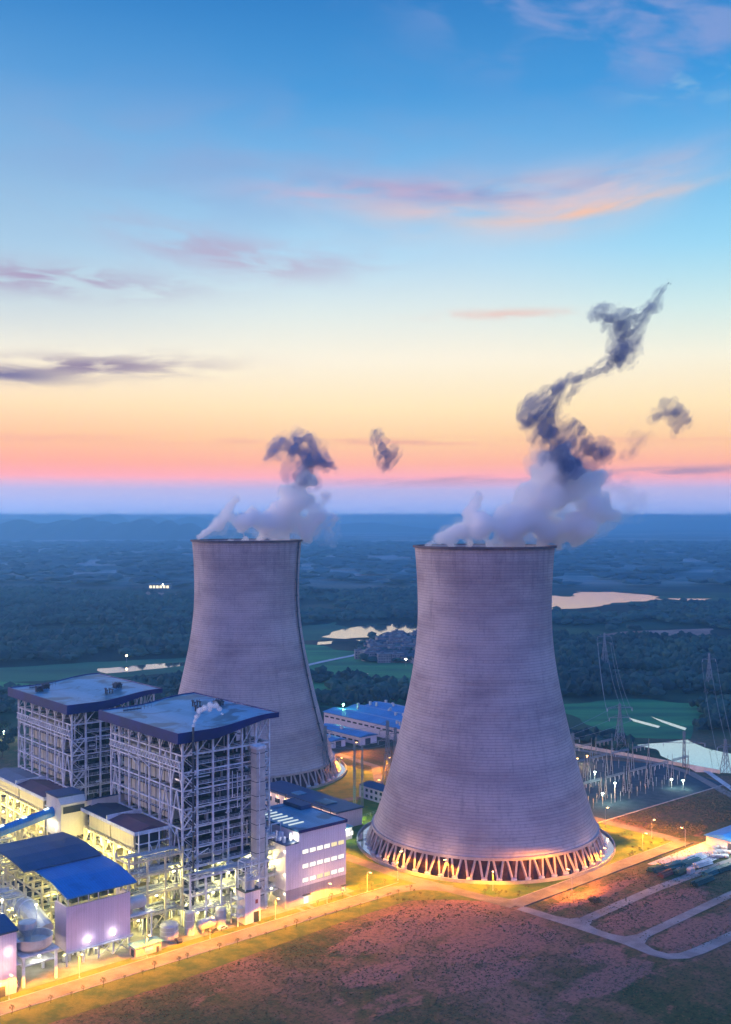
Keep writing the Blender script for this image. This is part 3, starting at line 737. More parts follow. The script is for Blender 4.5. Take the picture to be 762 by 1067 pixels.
    for i in range(60):
        x = r.uniform(1, 42); y = r.uniform(1, 9); z = 6.9 + 4.15 * r.randint(1, 14); s = r.uniform(.8, 3)
        b = MB(); b.box(x, x + s, y, y + s * .8, z, z + r.uniform(1, 3)); b.build('machine_unit', steel_d, t_)
    for i in range(22):                                # hangers, stub beams and cable risers that break the grid
        x = r.uniform(1, 42); z = r.uniform(9, 62); b = MB(); k_ = i % 3
        if k_ == 0: b.bar((x, -.7, z), (x, -.7, z + r.uniform(6, 18)), .32)
        elif k_ == 1: b.bar((x, -.6, z), (min(43, x + r.uniform(5, 14)), -.6, z + r.choice((0, 4, -4))), .34)
        else: b.box(x, x + r.uniform(1.5, 4), -1.6, -.4, z, z + .3); rail(b, (x, -1.6, z), (x + 2.5, -1.6, z), 1.1, 1.2)
        b.build('stub_steel', steel, t_)
    for i in range(14):
        y = r.uniform(2, 58); z = r.uniform(12, 62); b = MB()
        if i % 2: b.bar((-.7, y, z), (-.7, y, z + r.uniform(5, 14)), .3)
        else: b.bar((-.7, y, z), (-.7, min(62, y + r.uniform(5, 16)), z + r.choice((0, 5, -5))), .3)
        b.build('stub_steel', steel, t_)
    # stair tower on the near left corner
    b = MB()
    for i in range(17):
        z = 1 + i * 4.1; xa, xb = (1.4, 6) if i % 2 == 0 else (6, 1.4)
        b.bar((xa, 1.4, z), (xb, 1.4, z + 4.1), .9, .2); b.bar((xa, .8, z + 1), (xb, .8, z + 5.1), .12)
    b.build('stair', steel, t_)
    # roof: one swept sheet with a deep navy fascia
    xs = [-3 + 49 * i / 34 for i in range(35)]
    b = MB(); prof = [(x, roof_z(x) + .9) for x in xs] + [(x, roof_z(x) - .1) for x in reversed(xs)]
    b.extrude_y(prof, -1.9, 66.9); b.build('roof', roof_b, t_, recalc=True)
    fas = lambda x: 4.4 - 2.2 * min(1, max(0, (x - 14) / 26))
    b = MB()
    for y0, y1 in ((-2.5, -1.95), (66.95, 67.5)):
        b.extrude_y([(x, roof_z(x) + 1.3) for x in xs] + [(x, roof_z(x) + 1.3 - fas(x)) for x in reversed(xs)], y0, y1)
    for x0, x1 in ((-3.6, -3.05), (46.05, 46.6)):
        xm = max(-3, min(46, x0)); b.box(x0, x1, -2.5, 67.5, roof_z(xm) + 1.3 - fas(xm), roof_z(xm) + 1.3)
    b.build('fascia', navy, t_, recalc=True)
    for x, y, n in vents:
        b = MB(); z = roof_z(x) + .9
        for q in range(n):
            cx, cy = x + (q % 3) * 1.4, y + (q // 3) * 1.6; b.tube([(cx, cy, z), (cx, cy, z + 1.6 + .5 * (q % 2))], .35, 8); b.box(cx - .5, cx + .5, cy - .5, cy + .5, z + 1.6 + .5 * (q % 2), z + 2.1 + .5 * (q % 2))
            b.bar((cx - .6, cy - .7, z), (cx - .6, cy - .7, z + 3.2), .15)
        b.build('roof_vents', steel_d, t_)
    b = MB(); b.box(5, 14, 60, 60.5, roof_z(5) + .9, roof_z(5) + 1.3)
    rail(b, (4, 58, roof_z(5) + .9), (18, 58, roof_z(10) + .9), 2.4, 1.6); b.build('roof_handrail', steel_d, t_)
    # work lamps on the lower floors
    return t_
bh1 = boiler_house(-2, 4, 'near boiler house with steam curling from a thin stack above its blue roof', 3, [(36, 30, 9), (30, 40, 4), (26, 31, 4)])
bh2 = boiler_house(-8, 94, 'far boiler house whose whole blue roof is clear of steam', 4, [(32, 18, 9), (24, 12, 4), (3, 46, 6), (9, 52, 6)])

# thin exhaust stack up the near corner
t_ = thing('exhaust_stack', 'thin dark exhaust stack up the near corner of the near boiler house, steaming', 'exhaust stack', W(-2 + 3, 4 - 3.4))
b = MB(); b.tube([(0, 0, 0), (0, 0, 80.5)], .45, 10); b.build('pipe', steel_d, t_)
b = MB()
for z in range(6, 76, 8): b.box(-.6, .6, -.6, 1.2, z, z + .25)
b.build('brackets', steel, t_)
# tall square shaft against the near face
t_ = thing('lift_shaft', 'tall pale lift shaft standing against the near boiler house', 'lift shaft', W(31.5, -.5))
b = MB(); b.box(-2.2, 2.2, -3.0, 1.2, 0, 68); b.build('shaft', concrete_l, t_)
b = MB(); b.box(-2.6, 2.6, -3.4, 1.6, 68, 69.2); b.build('cap', steel, t_)
b = MB()
for z in range(6, 68, 6): b.box(-2.26, 2.26, -3.06, 1.26, z, z + .25)
b.build('joint_bands', steel_d, t_)
b = MB(); b.box(-1.0, -.7, -3.4, -3.05, 2, 67); b.build('cable_duct', steel, t_)

# ================================================================== COAL BUNKER BAYS (lower range along the long sides)
def bunker_bay(u0, v0, L, label, seed, mats, h=39):
    r = random.Random(seed); t_ = thing('bunker_bay', label, 'bunker bay', W(u0, v0)); w_ = 14
    ny = max(2, round(L / 9)); ys = [L * i / ny for i in range(ny + 1)]
    for y in ys:
        for x in (0, w_):
            b = MB(); b.box(x - .45, x + .45, y - .45, y + .45, 0, h - 8.5); b.build('column', steel_y, t_)
    for z in (6, 12, 18, 24, 30):
        b = MB()
        for x in (0, w_): b.bar((x, 0, z), (x, L, z), .6, .7)
        for y in ys: b.bar((0, y, z), (w_, y, z), .58, .68)
        b.box(.4, w_ - .4, .4, L - .4, z - .2, z - .05); rail(b, (-.4, 0, z + .3), (-.4, L, z + .3), 1.1, 3); rail(b, (0, -.4, z + .3), (w_, -.4, z + .3), 1.1, 3)
        b.build('floor', steel_y, t_)
    for i in range(ny):
        if i % 2 == 0:
            b = MB()
            for a, c in ((0, 6), (12, 18), (18, 24), (24, 30)): kbrace(b, (0, ys[i]), (0, ys[i + 1]), a, c, .4)
            b.build('bracing', steel_y, t_)
    b = MB()
    for a, c in ((0, 12), (12, 24)): xbrace(b, (0, 0), (w_, 0), a, c, .4)
    b.build('bracing', steel_y, t_)
    # the closed bunker storey, two pale panels a side with a dark gap
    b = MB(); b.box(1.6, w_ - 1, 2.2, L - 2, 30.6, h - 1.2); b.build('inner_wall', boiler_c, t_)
    m_ = L / 2
    for y0, y1 in ((3, m_ - .6), (m_ + .6, L - 3)):
        b = MB(); b.box(.6, 1.55, y0, y1, 31, h - 1.8); b.build('wall_panel', panel_tan2, t_)
    # roof in slopes of two colours
    b = MB(); b.extrude_y([(-1, h - 1), (w_ + 1, h - 1), (w_ + 1, h - .4), (6, h + 1.2), (-1, h - .4)], -1, m_); b.build('roof', mats[0], t_, recalc=True)
    b = MB(); b.extrude_y([(-1, h - 1), (w_ + 1, h - 1), (w_ + 1, h - .4), (6, h + 1.0), (-1, h - .4)], m_, L + 1); b.build('roof', mats[1], t_, recalc=True)
    b = MB(); b.box(-1.2, w_ + 1.2, m_ - .35, m_ + .35, h - .5, h + 1.6); b.box(-1.3, -.95, -1.3, L + 1.3, h - 1.6, h - .2); b.box(-1.3, w_ + 1.3, -1.6, -1.05, h - 1.6, h - .2); b.build('roof_edge', steel, t_)
    b = MB()   # braced frame at the open end
    for x in (0, 4.6, 9.2, w_): b.bar((x, -2.6, 18), (x, -2.6, h), .45)
    for z in (24, 30, 34, h - 1): b.bar((0, -2.6, z), (w_, -2.6, z), .4); b.bar((0, -2.6, z), (0, 0, z), .4); b.bar((w_, -2.6, z), (w_, 0, z), .4)
    xbrace(b, (4.6, -2.6), (9.2, -2.6), 24, 34, .3); xbrace(b, (0, -2.6), (4.6, -2.6), 18, 30, .3); b.build('end_frame', steel, t_)
    for i in range(int(L * .7)):
        b = MB(); x = r.uniform(.8, 4); y = r.uniform(1, L - 5); z = r.choice((1, 6.8, 12.8, 18.8, 24.8)) + r.uniform(0, 2.5)
        if r.random() < .6: b.tube([(x, y, z), (x, y + r.uniform(2, 9), z)], r.uniform(.2, .6), 8)
        else: b.tube([(x, y, z), (x, y, z + 3.5)], r.uniform(.4, 1.3), 10)
        b.build('pipe', pipe_m, t_)
    for y in [L * (i + .5) / ny for i in range(ny)]:
        for z in (8.5, 20.5, 29.2) if ny else ():
            if r.random() < .62:
                b = MB(); b.box(-.5, .1, y - .35, y + .35, z, z + .5); o = b.build('work_lamp', lampW, t_)
        point(t_, (-3.5, y, 26), (1.0, .78, .20), 5200, .6)
        point(t_, (3.2, y, 9.5), (1.0, .78, .22), 5000, .5)
    return t_
panel_tan2 = ribmat('bunker_storey_panel', (.50, .48, .34), (.58, .55, .40), 2.4, 1, .7, dirt=.25)
bunker_bay(-18, 13.5, 46, 'coal bunker bay with half ink blue, half maroon roof beside the near boiler house', 5, (roof_maroon, roof_ink))
bunker_bay(-22, 92, 62, 'coal bunker bay with faded maroon and grey roof before the far boiler house', 6, (roof_maroon, roof_grey := ribmat('grey_roof', (.12, .13, .19), (.18, .19, .26), 1.4, 1, .6, dirt=.3)), 38)

# coal transfer house between the two bays, with the blue conveyor running up into it
t_ = thing('transfer_house', 'cream transfer house where the blue conveyor meets the bunker bays', 'transfer house', W(-27, 64))
b = MB(); b.extrude_x([(0, 26), (15, 26), (15, 43), (3, 43), (0, 40.5)], 0, 12); b.build('wall', clad_c := ribmat('cream_cladding', (.58, .56, .50), (.66, .63, .56), 1.1, 1, .6, dirt=.2), t_, recalc=True)
b = MB(); b.box(-.3, 12.3, 3, 15.4, 43, 43.7); b.build('roof', roof_dark, t_)
b = MB(); b.box(12, 12.3, 3, 14, 38.5, 41.5); b.box(1, 11, -.12, 0, 36.5, 39.5); b.build('window_band', glass_d, t_)
for x in (.6, 11.4):
    for y in (.6, 14.4):
        b = MB(); b.box(x - .5, x + .5, y - .5, y + .5, 0, 26); b.build('leg', steel_y, t_)
b = MB()
for z in (8, 16, 24):
    for y in (.6, 14.4): b.bar((.6, y, z), (11.4, y, z), .5)
    for x in (.6, 11.4): b.bar((x, .6, z), (x, 14.4, z), .5)
xbrace(b, (.6, .6), (.6, 14.4), 8, 24, .35); xbrace(b, (.6, .6), (11.4, .6), 0, 16, .35); b.build('bracing', steel_y, t_)
b = MB(); b.lathe([(1.0, 14), (5.0, 26)], 6, 7, 16); b.build('hopper', tank_m, t_)
for y, z in ((5, 30.5), (11, 30.5)):
    b = MB(); b.box(-.5, -.05, y - .35, y + .35, z, z + .5); b.build('work_lamp', lampW, t_)
    point(t_, (-1.6, y, z), (1, .92, .66), 700, .4)
t_ = thing('coal_conveyor', 'blue covered coal conveyor climbing in from the left with lit hatches', 'conveyor', W(-27, 74))
P0, P1 = Vector((-75, -3.0, 23)), Vector((-.1, -1.5, 36))
d_ = (P1 - P0); sd_ = Vector((-d_.y, d_.x, 0)).normalized() * 2.3
b = MB(); ring = [(-1, 0), (-1, 2.2), (-.7, 3.3), (0, 3.8), (.7, 3.3), (1, 2.2), (1, 0)]
vs = [tuple(p + sd_ * s + Vector((0, 0, h_ - 1.5))) for p in (P0, P1) for s, h_ in ring]; n = len(ring)
b.add(vs, [tuple(range(n)), tuple(reversed(range(n, 2 * n)))] + [(i, n + i, n + (i + 1) % n, (i + 1) % n) for i in range(n)])
b.build('cover', roof_royal, t_, recalc=True)
for k in range(7):
    f = .15 + k * .135; p = P0 + d_ * f; b = MB(); q = p + sd_ * -.2 + Vector((0, 0, 2.35)); b.bar(q - d_.normalized() * 1.0, q + d_.normalized() * 1.0, 1.6, .3); b.build('lit_hatch', winC if False else emit('lit_hatch', (.75, .92, 1.0), 2.2), t_)
for f in (.2, .5, .8):
    p = P0 + d_ * f; b = MB()
    for s in (-1, 1): b.bar((p.x - 2, p.y + s * 2, 0), (p.x, p.y + s * 2, p.z - 1.6), .5); b.bar((p.x + 2, p.y + s * 2, 0), (p.x, p.y + s * 2, p.z - 1.6), .5)
    for z in (6, 14): b.bar((p.x - 1.5, p.y - 2, z), (p.x - 1.5, p.y + 2, z), .35); b.bar((p.x + 1.5, p.y - 2, z), (p.x + 1.5, p.y + 2, z), .35)
    b.build('trestle', steel_y, t_)
# inclined gallery from the transfer house to the near bay
t_ = thing('coal_gallery', 'dark roofed gallery sloping from the transfer house to the near bunker bay', 'gallery', W(-15, 60))
b = MB(); b.extrude_x([(-1, 36), (8, 33), (8, 39), (-1, 42)], 0, 22); b.build('wall', clad_c, t_, recalc=True)
b = MB(); b.extrude_x([(-1.3, 42), (8.3, 39), (8.3, 39.6), (-1.3, 42.6)], -.4, 22.4); b.build('roof', roof_dark, t_, recalc=True)
b = MB()
for x in (1, 11, 21): b.bar((x, 2, 0), (x, 2, 36), .7); b.bar((x, 6, 0), (x, 6, 34), .7)
b.build('legs', steel_y, t_)

# ================================================================== OPEN STEEL RACKS IN FRONT OF THE NEAR BOILER HOUSE
def pipe_rack(u0, v0, L, D, levels, label, seed, m=steel, lamps=True, nx=None):
    r = random.Random(seed); t_ = thing('pipe_rack', label, 'pipe rack', W(u0, v0)); nx = nx or max(2, round(L / 8)); ny = max(1, round(D / 8))
    xs = [L * i / nx for i in range(nx + 1)]; ys = [D * i / ny for i in range(ny + 1)]; H = levels[-1]
    for x in xs:
        for y in ys: b = MB(); b.box(x - .35, x + .35, y - .35, y + .35, 0, H + (2.5 if (x in (0, L)) else .4)); b.build('column', m, t_)
    for z in levels:
        b = MB()
        for y in ys: b.bar((0, y, z), (L, y, z), .5, .6)
        for x in xs: b.bar((x, 0, z), (x, D, z), .48, .58)
        rail(b, (0, -.4, z + .25), (L, -.4, z + .25), 1.1, 2.5); b.build('beams', m, t_)
    b = MB()
    for z in levels[:-1]: b.box(.3, L - .3, D * .45, D - .3, z + .05, z + .2)
    b.build('deck', grating, t_)
    for i in range(nx):
        if i % 3 != 1: continue
        b = MB(); xbrace(b, (xs[i], 0), (xs[i + 1], 0), 0 if i % 2 else levels[0], levels[0] if i % 2 else levels[-1], .3)
        b.build('bracing', m, t_)
    for z in levels:
        for i in range(7):
            b = MB(); y = .8 + (D - 1.6) * i / 7 + r.uniform(-.2, .2); x0 = r.uniform(0, L * .35); x1 = L - r.uniform(0, L * .3); rr = r.uniform(.15, .5)
            b.tube([(x0, y, z + .4 + rr), (x1, y, z + .4 + rr), (x1 + .6, y, z + .2), (x1 + .6, y, max(0, z - r.uniform(1, 5)))], rr, 8)
            b.build('pipe', pipe_m, t_)
    for i in range(min(60, int(L * D / 16))):
        b = MB(); x, y = r.uniform(1, L - 2), r.uniform(1, D - 1); z = r.choice([0] + levels[:-1]); s = r.uniform(.6, 1.8)
        if r.random() < .5: b.box(x, x + s, y, y + s, z, z + s * r.uniform(.8, 1.8))
        else: b.lathe([(s * .5, z + .1), (s * .5, z + s * 2), (s * .2, z + s * 2.4)], x, y, 10)
        b.build('vessel', tank_m, t_)
    if lamps:
        k = 0
        for x in [L * (i + .5) / nx for i in range(nx)]:
            z = levels[min(k % len(levels), len(levels) - 1)] - .9; b = MB(); b.box(x - .4, x + .4, -.1, .35, z, z + .5); b.build('work_lamp', lampW, t_)
            point(t_, (x, D * .35, z - .6), (1.0, .84, .26), 5200, .5); k += 1
    return t_
pipe_rack(-3, -3.6, 44, 7, [7, 13.5, 20], 'long three level pipe rack along the foot of the near boiler house', 31)
pipe_rack(-27, 2, 24, 11, [8, 16, 24, 30], 'tall yellow lit pipe rack between the raised violet building and the near boiler house', 32, steel_y)
pipe_rack(-56, 17, 30, 42, [7, 14, 21], 'broad lit steelwork under the blue curved roofs', 33, steel_y)
pipe_rack(-102, 18, 40, 22, [8, 16, 22], 'steel rack behind the violet corner building at the left edge', 34, steel_y)
pipe_rack(-60, 62, 32, 60, [7, 14, 20], 'yellow lit steel frames beneath the coal conveyor', 35, steel_y)
# boiler ground floor lamps (light spilling from under the boiler)
def worklight(parent, loc, col, p, size=.5):
    b = MB(); b.box(loc[0] - .4, loc[0] + .4, loc[1] - .25, loc[1] + .25, loc[2] + .3, loc[2] + .7); b.build('work_lamp', lampW, parent)
    point(parent, loc, col, p, size)
for x, y, z in ((4, 4, 5.5), (16, 6, 12.5), (28, 4, 5.5), (40, 5, 12.5), (10, 5, 19), (36, 6, 19), (22, 7, 20), (3, 20, 12), (3, 38, 12)):
    worklight(bh1, (x, y, z), (1.0, .84, .26), 6500)
for x, y, z in ((3, 10, 12), (3, 30, 12), (3, 50, 12)):
    worklight(bh2, (x, y, z), (1.0, .84, .26), 4500)
b = MB(); b.extrude_x([(6.2, 20), (9.6, 20), (9.6, 28), (6.2, 26.5)], 4, 33); b.build('duct', concrete_l, bh1, recalc=True)

# tanks and vessels standing in the yard before the rack
def tank(u, v, r_, h, label, dome=True, name='storage_tank', m=tank_m, legs=False):
    t_ = thing(name, label, 'tank', W(u, v)); z0 = 1.6 if legs else .1
    b = MB(); prof = [(r_, z0), (r_, z0 + h)] + ([(r_ * .9, z0 + h + r_ * .18), (r_ * .5, z0 + h + r_ * .34), (.15, z0 + h + r_ * .4)] if dome else [])
    b.lathe(prof, 0, 0, 28); b.build('shell', m, t_, smooth=False)
    b = MB()
    for z in (z0 + h * .33, z0 + h * .66, z0 + h): b.lathe([(r_ + .02, z - .1), (r_ + .12, z - .1), (r_ + .12, z + .1), (r_ + .02, z + .1)], 0, 0, 28, False, False)
    b.build('bands', steel, t_)
    b = MB(); b.bar((0, -r_ - .3, 0), (0, -r_ - .3, z0 + h + .8), .12); b.bar((.5, -r_ - .3, 0), (.5, -r_ - .3, z0 + h + .8), .12)
    for i in range(int(h * 2)): b.bar((0, -r_ - .3, .4 + i * .5), (.5, -r_ - .3, .4 + i * .5), .08)
    b.build('ladder', steel, t_)
    if legs:
        for k in range(4): b = MB(); b.bar((r_ * .7 * cos(k * pi / 2 + .8), r_ * .7 * sin(k * pi / 2 + .8), 0), (r_ * .7 * cos(k * pi / 2 + .8), r_ * .7 * sin(k * pi / 2 + .8), z0 + .2), .35); b.build('leg', steel, t_)
    return t_
tank(-13, -4.5, 3.6, 5.0, 'squat wide tank left of the slim white tank', True)
tank(-5, -6.5, 2.0, 8.6, 'slim upright white tank beside the squat tank', True)
tank(9.5, -6.5, 2.3, 6.6, 'upright pale tank nearest the machine house with the dark doorway', True)
def drum_tank(u, v, z, L, r_, label):
    t_ = thing('horizontal_tank', label, 'tank', W(u, v))
    b = MB(); n = 20; prof = [(-L / 2, r_ * .3), (-L / 2 + r_ * .25, r_ * .8), (-L / 2 + r_ * .5, r_), (L / 2 - r_ * .5, r_), (L / 2 - r_ * .25, r_ * .8), (L / 2, r_ * .3)]
    base = 0
    for x, q in prof: b.v += [(x, q * cos(2 * pi * k / n), z + q * sin(2 * pi * k / n)) for k in range(n)]
    for i in range(len(prof) - 1): b.f += [(i * n + k, i * n + (k + 1) % n, (i + 1) * n + (k + 1) % n, (i + 1) * n + k) for k in range(n)]
    b.f += [tuple(range(n)), tuple((len(prof) - 1) * n + k for k in range(n))]
    b.build('shell', tank_m, t_, smooth=False, recalc=True)
    for s in (-1, 1): q = MB(); q.box(s * L * .3 - .3, s * L * .3 + .3, -r_ * .8, r_ * .8, 0 if z < 5 else z - r_ - 1, z - r_ * .6); q.build('saddle', concrete, t_)
    return t_
drum_tank(2.5, -7.0, 2.7, 8.5, 2.1, 'fat white horizontal tank lying among the upright tanks')
# drum on a raised platform at the corner of the violet building
t_ = drum_tank(-24.5, 1.5, 15.2, 9, 2.6, 'big cream drum on a platform at the corner of the violet building')
b = MB(); b.box(-6, 6, -4, 4, 11, 11.5)
for x in (-5, 5):
    for y in (-3.4, 3.4): b.bar((x, y, 0), (x, y, 11), .6)
b.build('platform', steel, t_)
# parked motor vehicles and skids by the tanks
def pickup(u, v, rz, label, paint):
    t_ = thing('parked_car', label, 'car', W(u, v, .05), A + rz)
    b = MB(); b.extrude_y([(-2.2, .45), (2.2, .45), (2.25, .9), (1.2, 1.05), (.6, 1.55), (-1.2, 1.6), (-1.9, 1.1), (-2.25, 1.0)], -.85, .85); b.build('body', paint, t_, recalc=True)
    b = MB(); b.extrude_y([(1.0, 1.08), (.62, 1.48), (-1.15, 1.52), (-1.7, 1.1)], -.87, .87); b.build('windows', glass_d, t_, recalc=True)
    for x in (-1.4, 1.4):
        for y in (-.8, .8):
            b = MB(); n = 12; b.tube([(x, y - .12, .36), (x, y + .12, .36)], .36, 12); b.build('wheel', steel_d, t_)
paint_w = mat('white_car_paint', (.6, .6, .62), .3, 0, .03, .2, spec=.6); paint_g = mat('dark_car_paint', (.05, .05, .07), .3, 0, .03, .2, spec=.6)
pickup(3.5, -10.8, .3, 'dark car parked below the fat horizontal tank', paint_g)
pickup(7.5, -10.9, .2, 'white car parked right of the dark car below the tanks', paint_w)
pickup(-12.5, -10.6, 1.4, 'dark car parked beside the pink kiosk', paint_g)

# narrow machine house with a dark doorway
t_ = thing('machine_house', 'narrow pink lit machine house with a dark doorway and rooftop vessels', 'machine house', W(17, -13.2))
b = MB(); b.box(0, 7.5, 0, 6, 0, 13); b.build('wall', clad_w, t_)
b = MB(); b.box(4.2, 6.8, -.14, -.01, 0, 4.4); b.build('door', glass_d, t_)
b = MB(); b.box(5.0, 6.2, -.13, -.01, 7.6, 9.2); b.build('vent_panel', mat('red_panel', (.35, .09, .08), .6), t_)
b = MB(); b.box(-.3, 7.8, -.3, 6.3, 13, 13.5); b.build('roof', steel_d, t_)
b = MB(); b.lathe([(2.6, 13.5), (2.6, 17), (1.6, 18.6), (.7, 19.4), (.7, 22)], 3.6, 3, 20); b.build('filter_vessel', tank_m, t_)
b = MB()
for x in (.4, 7.1):
    for y in (.4, 5.6): b.bar((x, y, 13.5), (x, y, 25), .4)
for z in (17.5, 21.5, 25): b.bar((.4, .4, z), (7.1, .4, z), .35); b.bar((.4, 5.6, z), (7.1, 5.6, z), .35); b.bar((.4, .4, z), (.4, 5.6, z), .35); b.bar((7.1, .4, z), (7.1, 5.6, z), .35); rail(b, (.2, .1, z), (7.3, .1, z), 1.0, 1.8)
xbrace(b, (.4, .4), (7.1, .4), 17.5, 21.5, .25); b.build('frame', steel, t_)
b = MB()
for z in (3.5, 7, 10.5): b.box(-3.2, -.02, .5, 5.5, z, z + .2); rail(b, (-3.2, .5, z), (0, .5, z), 1, 1.5)
for x in (-3.2,):
    for y in (.5, 5.5): b.bar((x, y, 0), (x, y, 13), .35)
b.build('side_stair', steel, t_)

# pink kiosk
t_ = thing('kiosk', 'small pink kiosk with a ribbed flat roof and a lit window by the orange road', 'kiosk', W(-32.5, -13.4))
b = MB(); b.box(0, 11, 0, 4.6, 0, 3.6); b.build('wall', mat('pink_render', (.52, .36, .38), .8), t_)
b = MB(); b.box(-.6, 11.6, -.6, 5.2, 3.6, 4.0); b.build('roof', roof_b, t_)
b = MB(); b.box(4, 7.5, -.1, -.01, 1.4, 2.6); b.build('window', winY, t_)
b = MB(); b.box(8.8, 9.9, -.1, -.01, 0, 2.2); b.build('door', steel_d, t_)
b = MB(); b.box(-.1, 0, 1, 3.5, 0, 2.6); b.build('side_opening', glass_d, t_)

# ================================================================== RAISED VIOLET BUILDING UNDER THE BLUE CURVED ROOFS
t_ = thing('raised_building', 'blank violet walled building raised on lit stilts under a bright blue curved roof', 'plant building', W(-56, -4.5))
b = MB(); b.box(0, 26, 0, .8, 5.5, 22); b.box(0, .8, .8, 10, 5.5, 22); b.box(25.2, 26, .8, 10, 5.5, 22); b.box(.8, 25.2, .8, 10, 5.5, 6.1); b.build('wall', clad_v, t_)
b = MB()
for x in (0.4, 7, 13, 19, 25.6):
    for y in (.4, 9.4): b.bar((x, y, 0), (x, y, 5.5), .6)
xbrace(b, (19, .4), (25.6, .4), 0, 5.3, .3); xbrace(b, (13, .4), (19, .4), 0, 5.3, .25); b.build('stilts', steel, t_)
b = MB(); b.box(-.4, 26.4, -1.4, -.01, 5.3, 5.5); rail(b, (-.4, -1.4, 5.5), (26.4, -1.4, 5.5), 1.1, 1.8); b.build('walkway', steel, t_)
b = MB()
for x in (1, 5, 9, 13, 17, 21, 25): b.bar((x, .4, 22), (x, .4, 24.9), .3); b.bar((x, 9.6, 22), (x, 9.6, 29), .3)
b.build('roof_props', steel, t_)
prof = [(-3.2, 26.6), (3, 28.0), (9, 29.2), (11.5, 29.5), (14, 29.6), (26, 29.9)]
b = MB(); b.extrude_x(prof + [(y, z - .5) for y, z in reversed(prof)], -1.3, 27.2); b.build('roof', roof_royal, t_, recalc=True)
prof2 = [(24, 30.6), (30, 31.6), (38, 32.3), (48, 32.3), (60, 31.6)]
b = MB(); b.extrude_x(prof2 + [(y, z - .5) for y, z in reversed(prof2)], -6, 26); b.build('rear_roof', roof_dark, t_, recalc=True)
b = MB(); r = random.Random(8)
for i in range(34):
    x = r.uniform(1, 24); z = r.uniform(22.3, 25); b.tube([(x, 3 + r.uniform(0, 6), z), (x + r.uniform(1, 4), 3 + r.uniform(0, 6), z + r.uniform(-.4, .8))], r.uniform(.15, .35), 6)
for i in range(16): x = r.uniform(1, 23); b.box(x, x + 1.4, 3, 5, 22, 22 + r.uniform(1, 2.6))
b.build('pipework', mat('green_lagging', (.16, .20, .10), .7, 0, .4, .5), t_)
for x in (8.5, 18.5):
    b = MB(); b.box(x - .5, x + .5, -.95, -.35, 7.6, 8.2); b.build('flood_lamp', lampW, t_)
    point(t_, (x, -1.5, 8.4), (1, .93, .9), 420, .4)
r = random.Random(81)
for i in range(26):
    x, y, s_ = r.uniform(1, 24), r.uniform(2.5, 14), r.uniform(.6, 1.6); b = MB()
    if i % 2: b.box(x, x + s_, y, y + s_, 0, r.uniform(1, 4)); b.build('pump_unit', tank_m, t_)
    else: b.tube([(x, y, .8 + s_), (min(25, x + 6 * s_), y, .8 + s_), (min(25, x + 6 * s_), y, 5)], .25 * s_ + .1, 8); b.build('pipe', steel_y, t_)
b = MB(); b.box(.5, 25.5, 15, 15.4, 0, 5.2); b.build('rear_wall', clad_c, t_)
for x, y in ((3, 5), (10, 4), (16, 5), (23, 5)):
    point(t_, (x, y, 4.4), (1, .82, .32), 2400, .4)
    b = MB(); b.box(x - .3, x + .3, y - .3, y + .3, 4.7, 5.0); b.build('work_lamp', lampW, t_)
for x, y in ((4, 12), (14, 13), (22, 12), (4, 22), (14, 22), (22, 22)):
    b = MB(); b.box(x - .3, x + .3, y - .3, y + .3, 25.7, 26.0); b.build('work_lamp', lampW, t_)
    point(t_, (x, y, 25.2), (1, .88, .36), 1700, .4)

# curved duct and bowl left of it
t_ = thing('flue_duct', 'pale round flue duct bending down beside the violet wall', 'duct', W(-62, 2))
b = MB(); pts = [(-.5, 38, 16), (-.5, 22, 17.5), (-.5, 12, 17.5), (.2, 6, 15.5), (1, 1, 12.5)]; b.tube(pts, 3.7, 14); b.build('duct_pipe', tank_m, t_)
b = MB()
for p, q in ((0.3, 0.36), ):
    pass
for i in range(9):
    y = 36 - i * 3; b.lathe([(4.7, 0), (5.0, 0), (5.0, .4), (4.7, .4)], 0, 0, 22, False, False)
b2 = MB()
for i, y in enumerate((34, 28, 22, 16, 12)):
    b2.v += [(-.5 + rr * cos(2 * pi * k / 22), y + o_, (16 + (38 - y) * .094 if y >= 22 else 17.5) + rr * sin(2 * pi * k / 22)) for rr, o_ in ((3.72, 0), (4.05, 0), (4.05, .5), (3.72, .5)) for k in range(22)]
    base = i * 88
    for j in range(4):
        b2.f += [(base + j * 22 + k, base + j * 22 + (k + 1) % 22, base + ((j + 1) % 4) * 22 + (k + 1) % 22, base + ((j + 1) % 4) * 22 + k) for k in range(22)]
b2.build('stiffener_rings', steel, t_, recalc=True)
b = MB()
for y in (34, 22, 10): b.bar((-4.6, y, 0), (-4.6, y, 14), .6); b.bar((3.8, y, 0), (3.8, y, 14), .6); b.bar((-4.6, y, 11.5), (3.8, y, 11.5), .6)
b.build('support_frame', steel, t_)
t_ = thing('settling_bowl', 'shallow round concrete bowl on a steel table beside the corner building', 'bowl tank', W(-68.5, -4.5))
b = MB(); b.lathe([(5.2, 11), (6.6, 12.4), (6.8, 15.4), (6.4, 15.4), (6.2, 13), (.5, 11.8)], 0, 0, 30, True, True); b.build('bowl', concrete_l, t_)
b = MB(); b.box(-7, 7, -6.4, 6.4, 10.3, 10.9)
for x in (-6, 6):
    for y in (-5.6, 5.6): b.box(x - .45, x + .45, y - .45, y + .45, 0, 10.3)
b.box(-6.4, 6.4, -5.5, 5.5, 7, 7.4); b.build('table_frame', steel, t_)
b = MB(); b.lathe([(1.3, 11.9), (1.3, 14.5), (3.4, 17.5), (3.2, 19.5)], -1, 3, 20); b.build('inlet_hopper', concrete_l, t_)
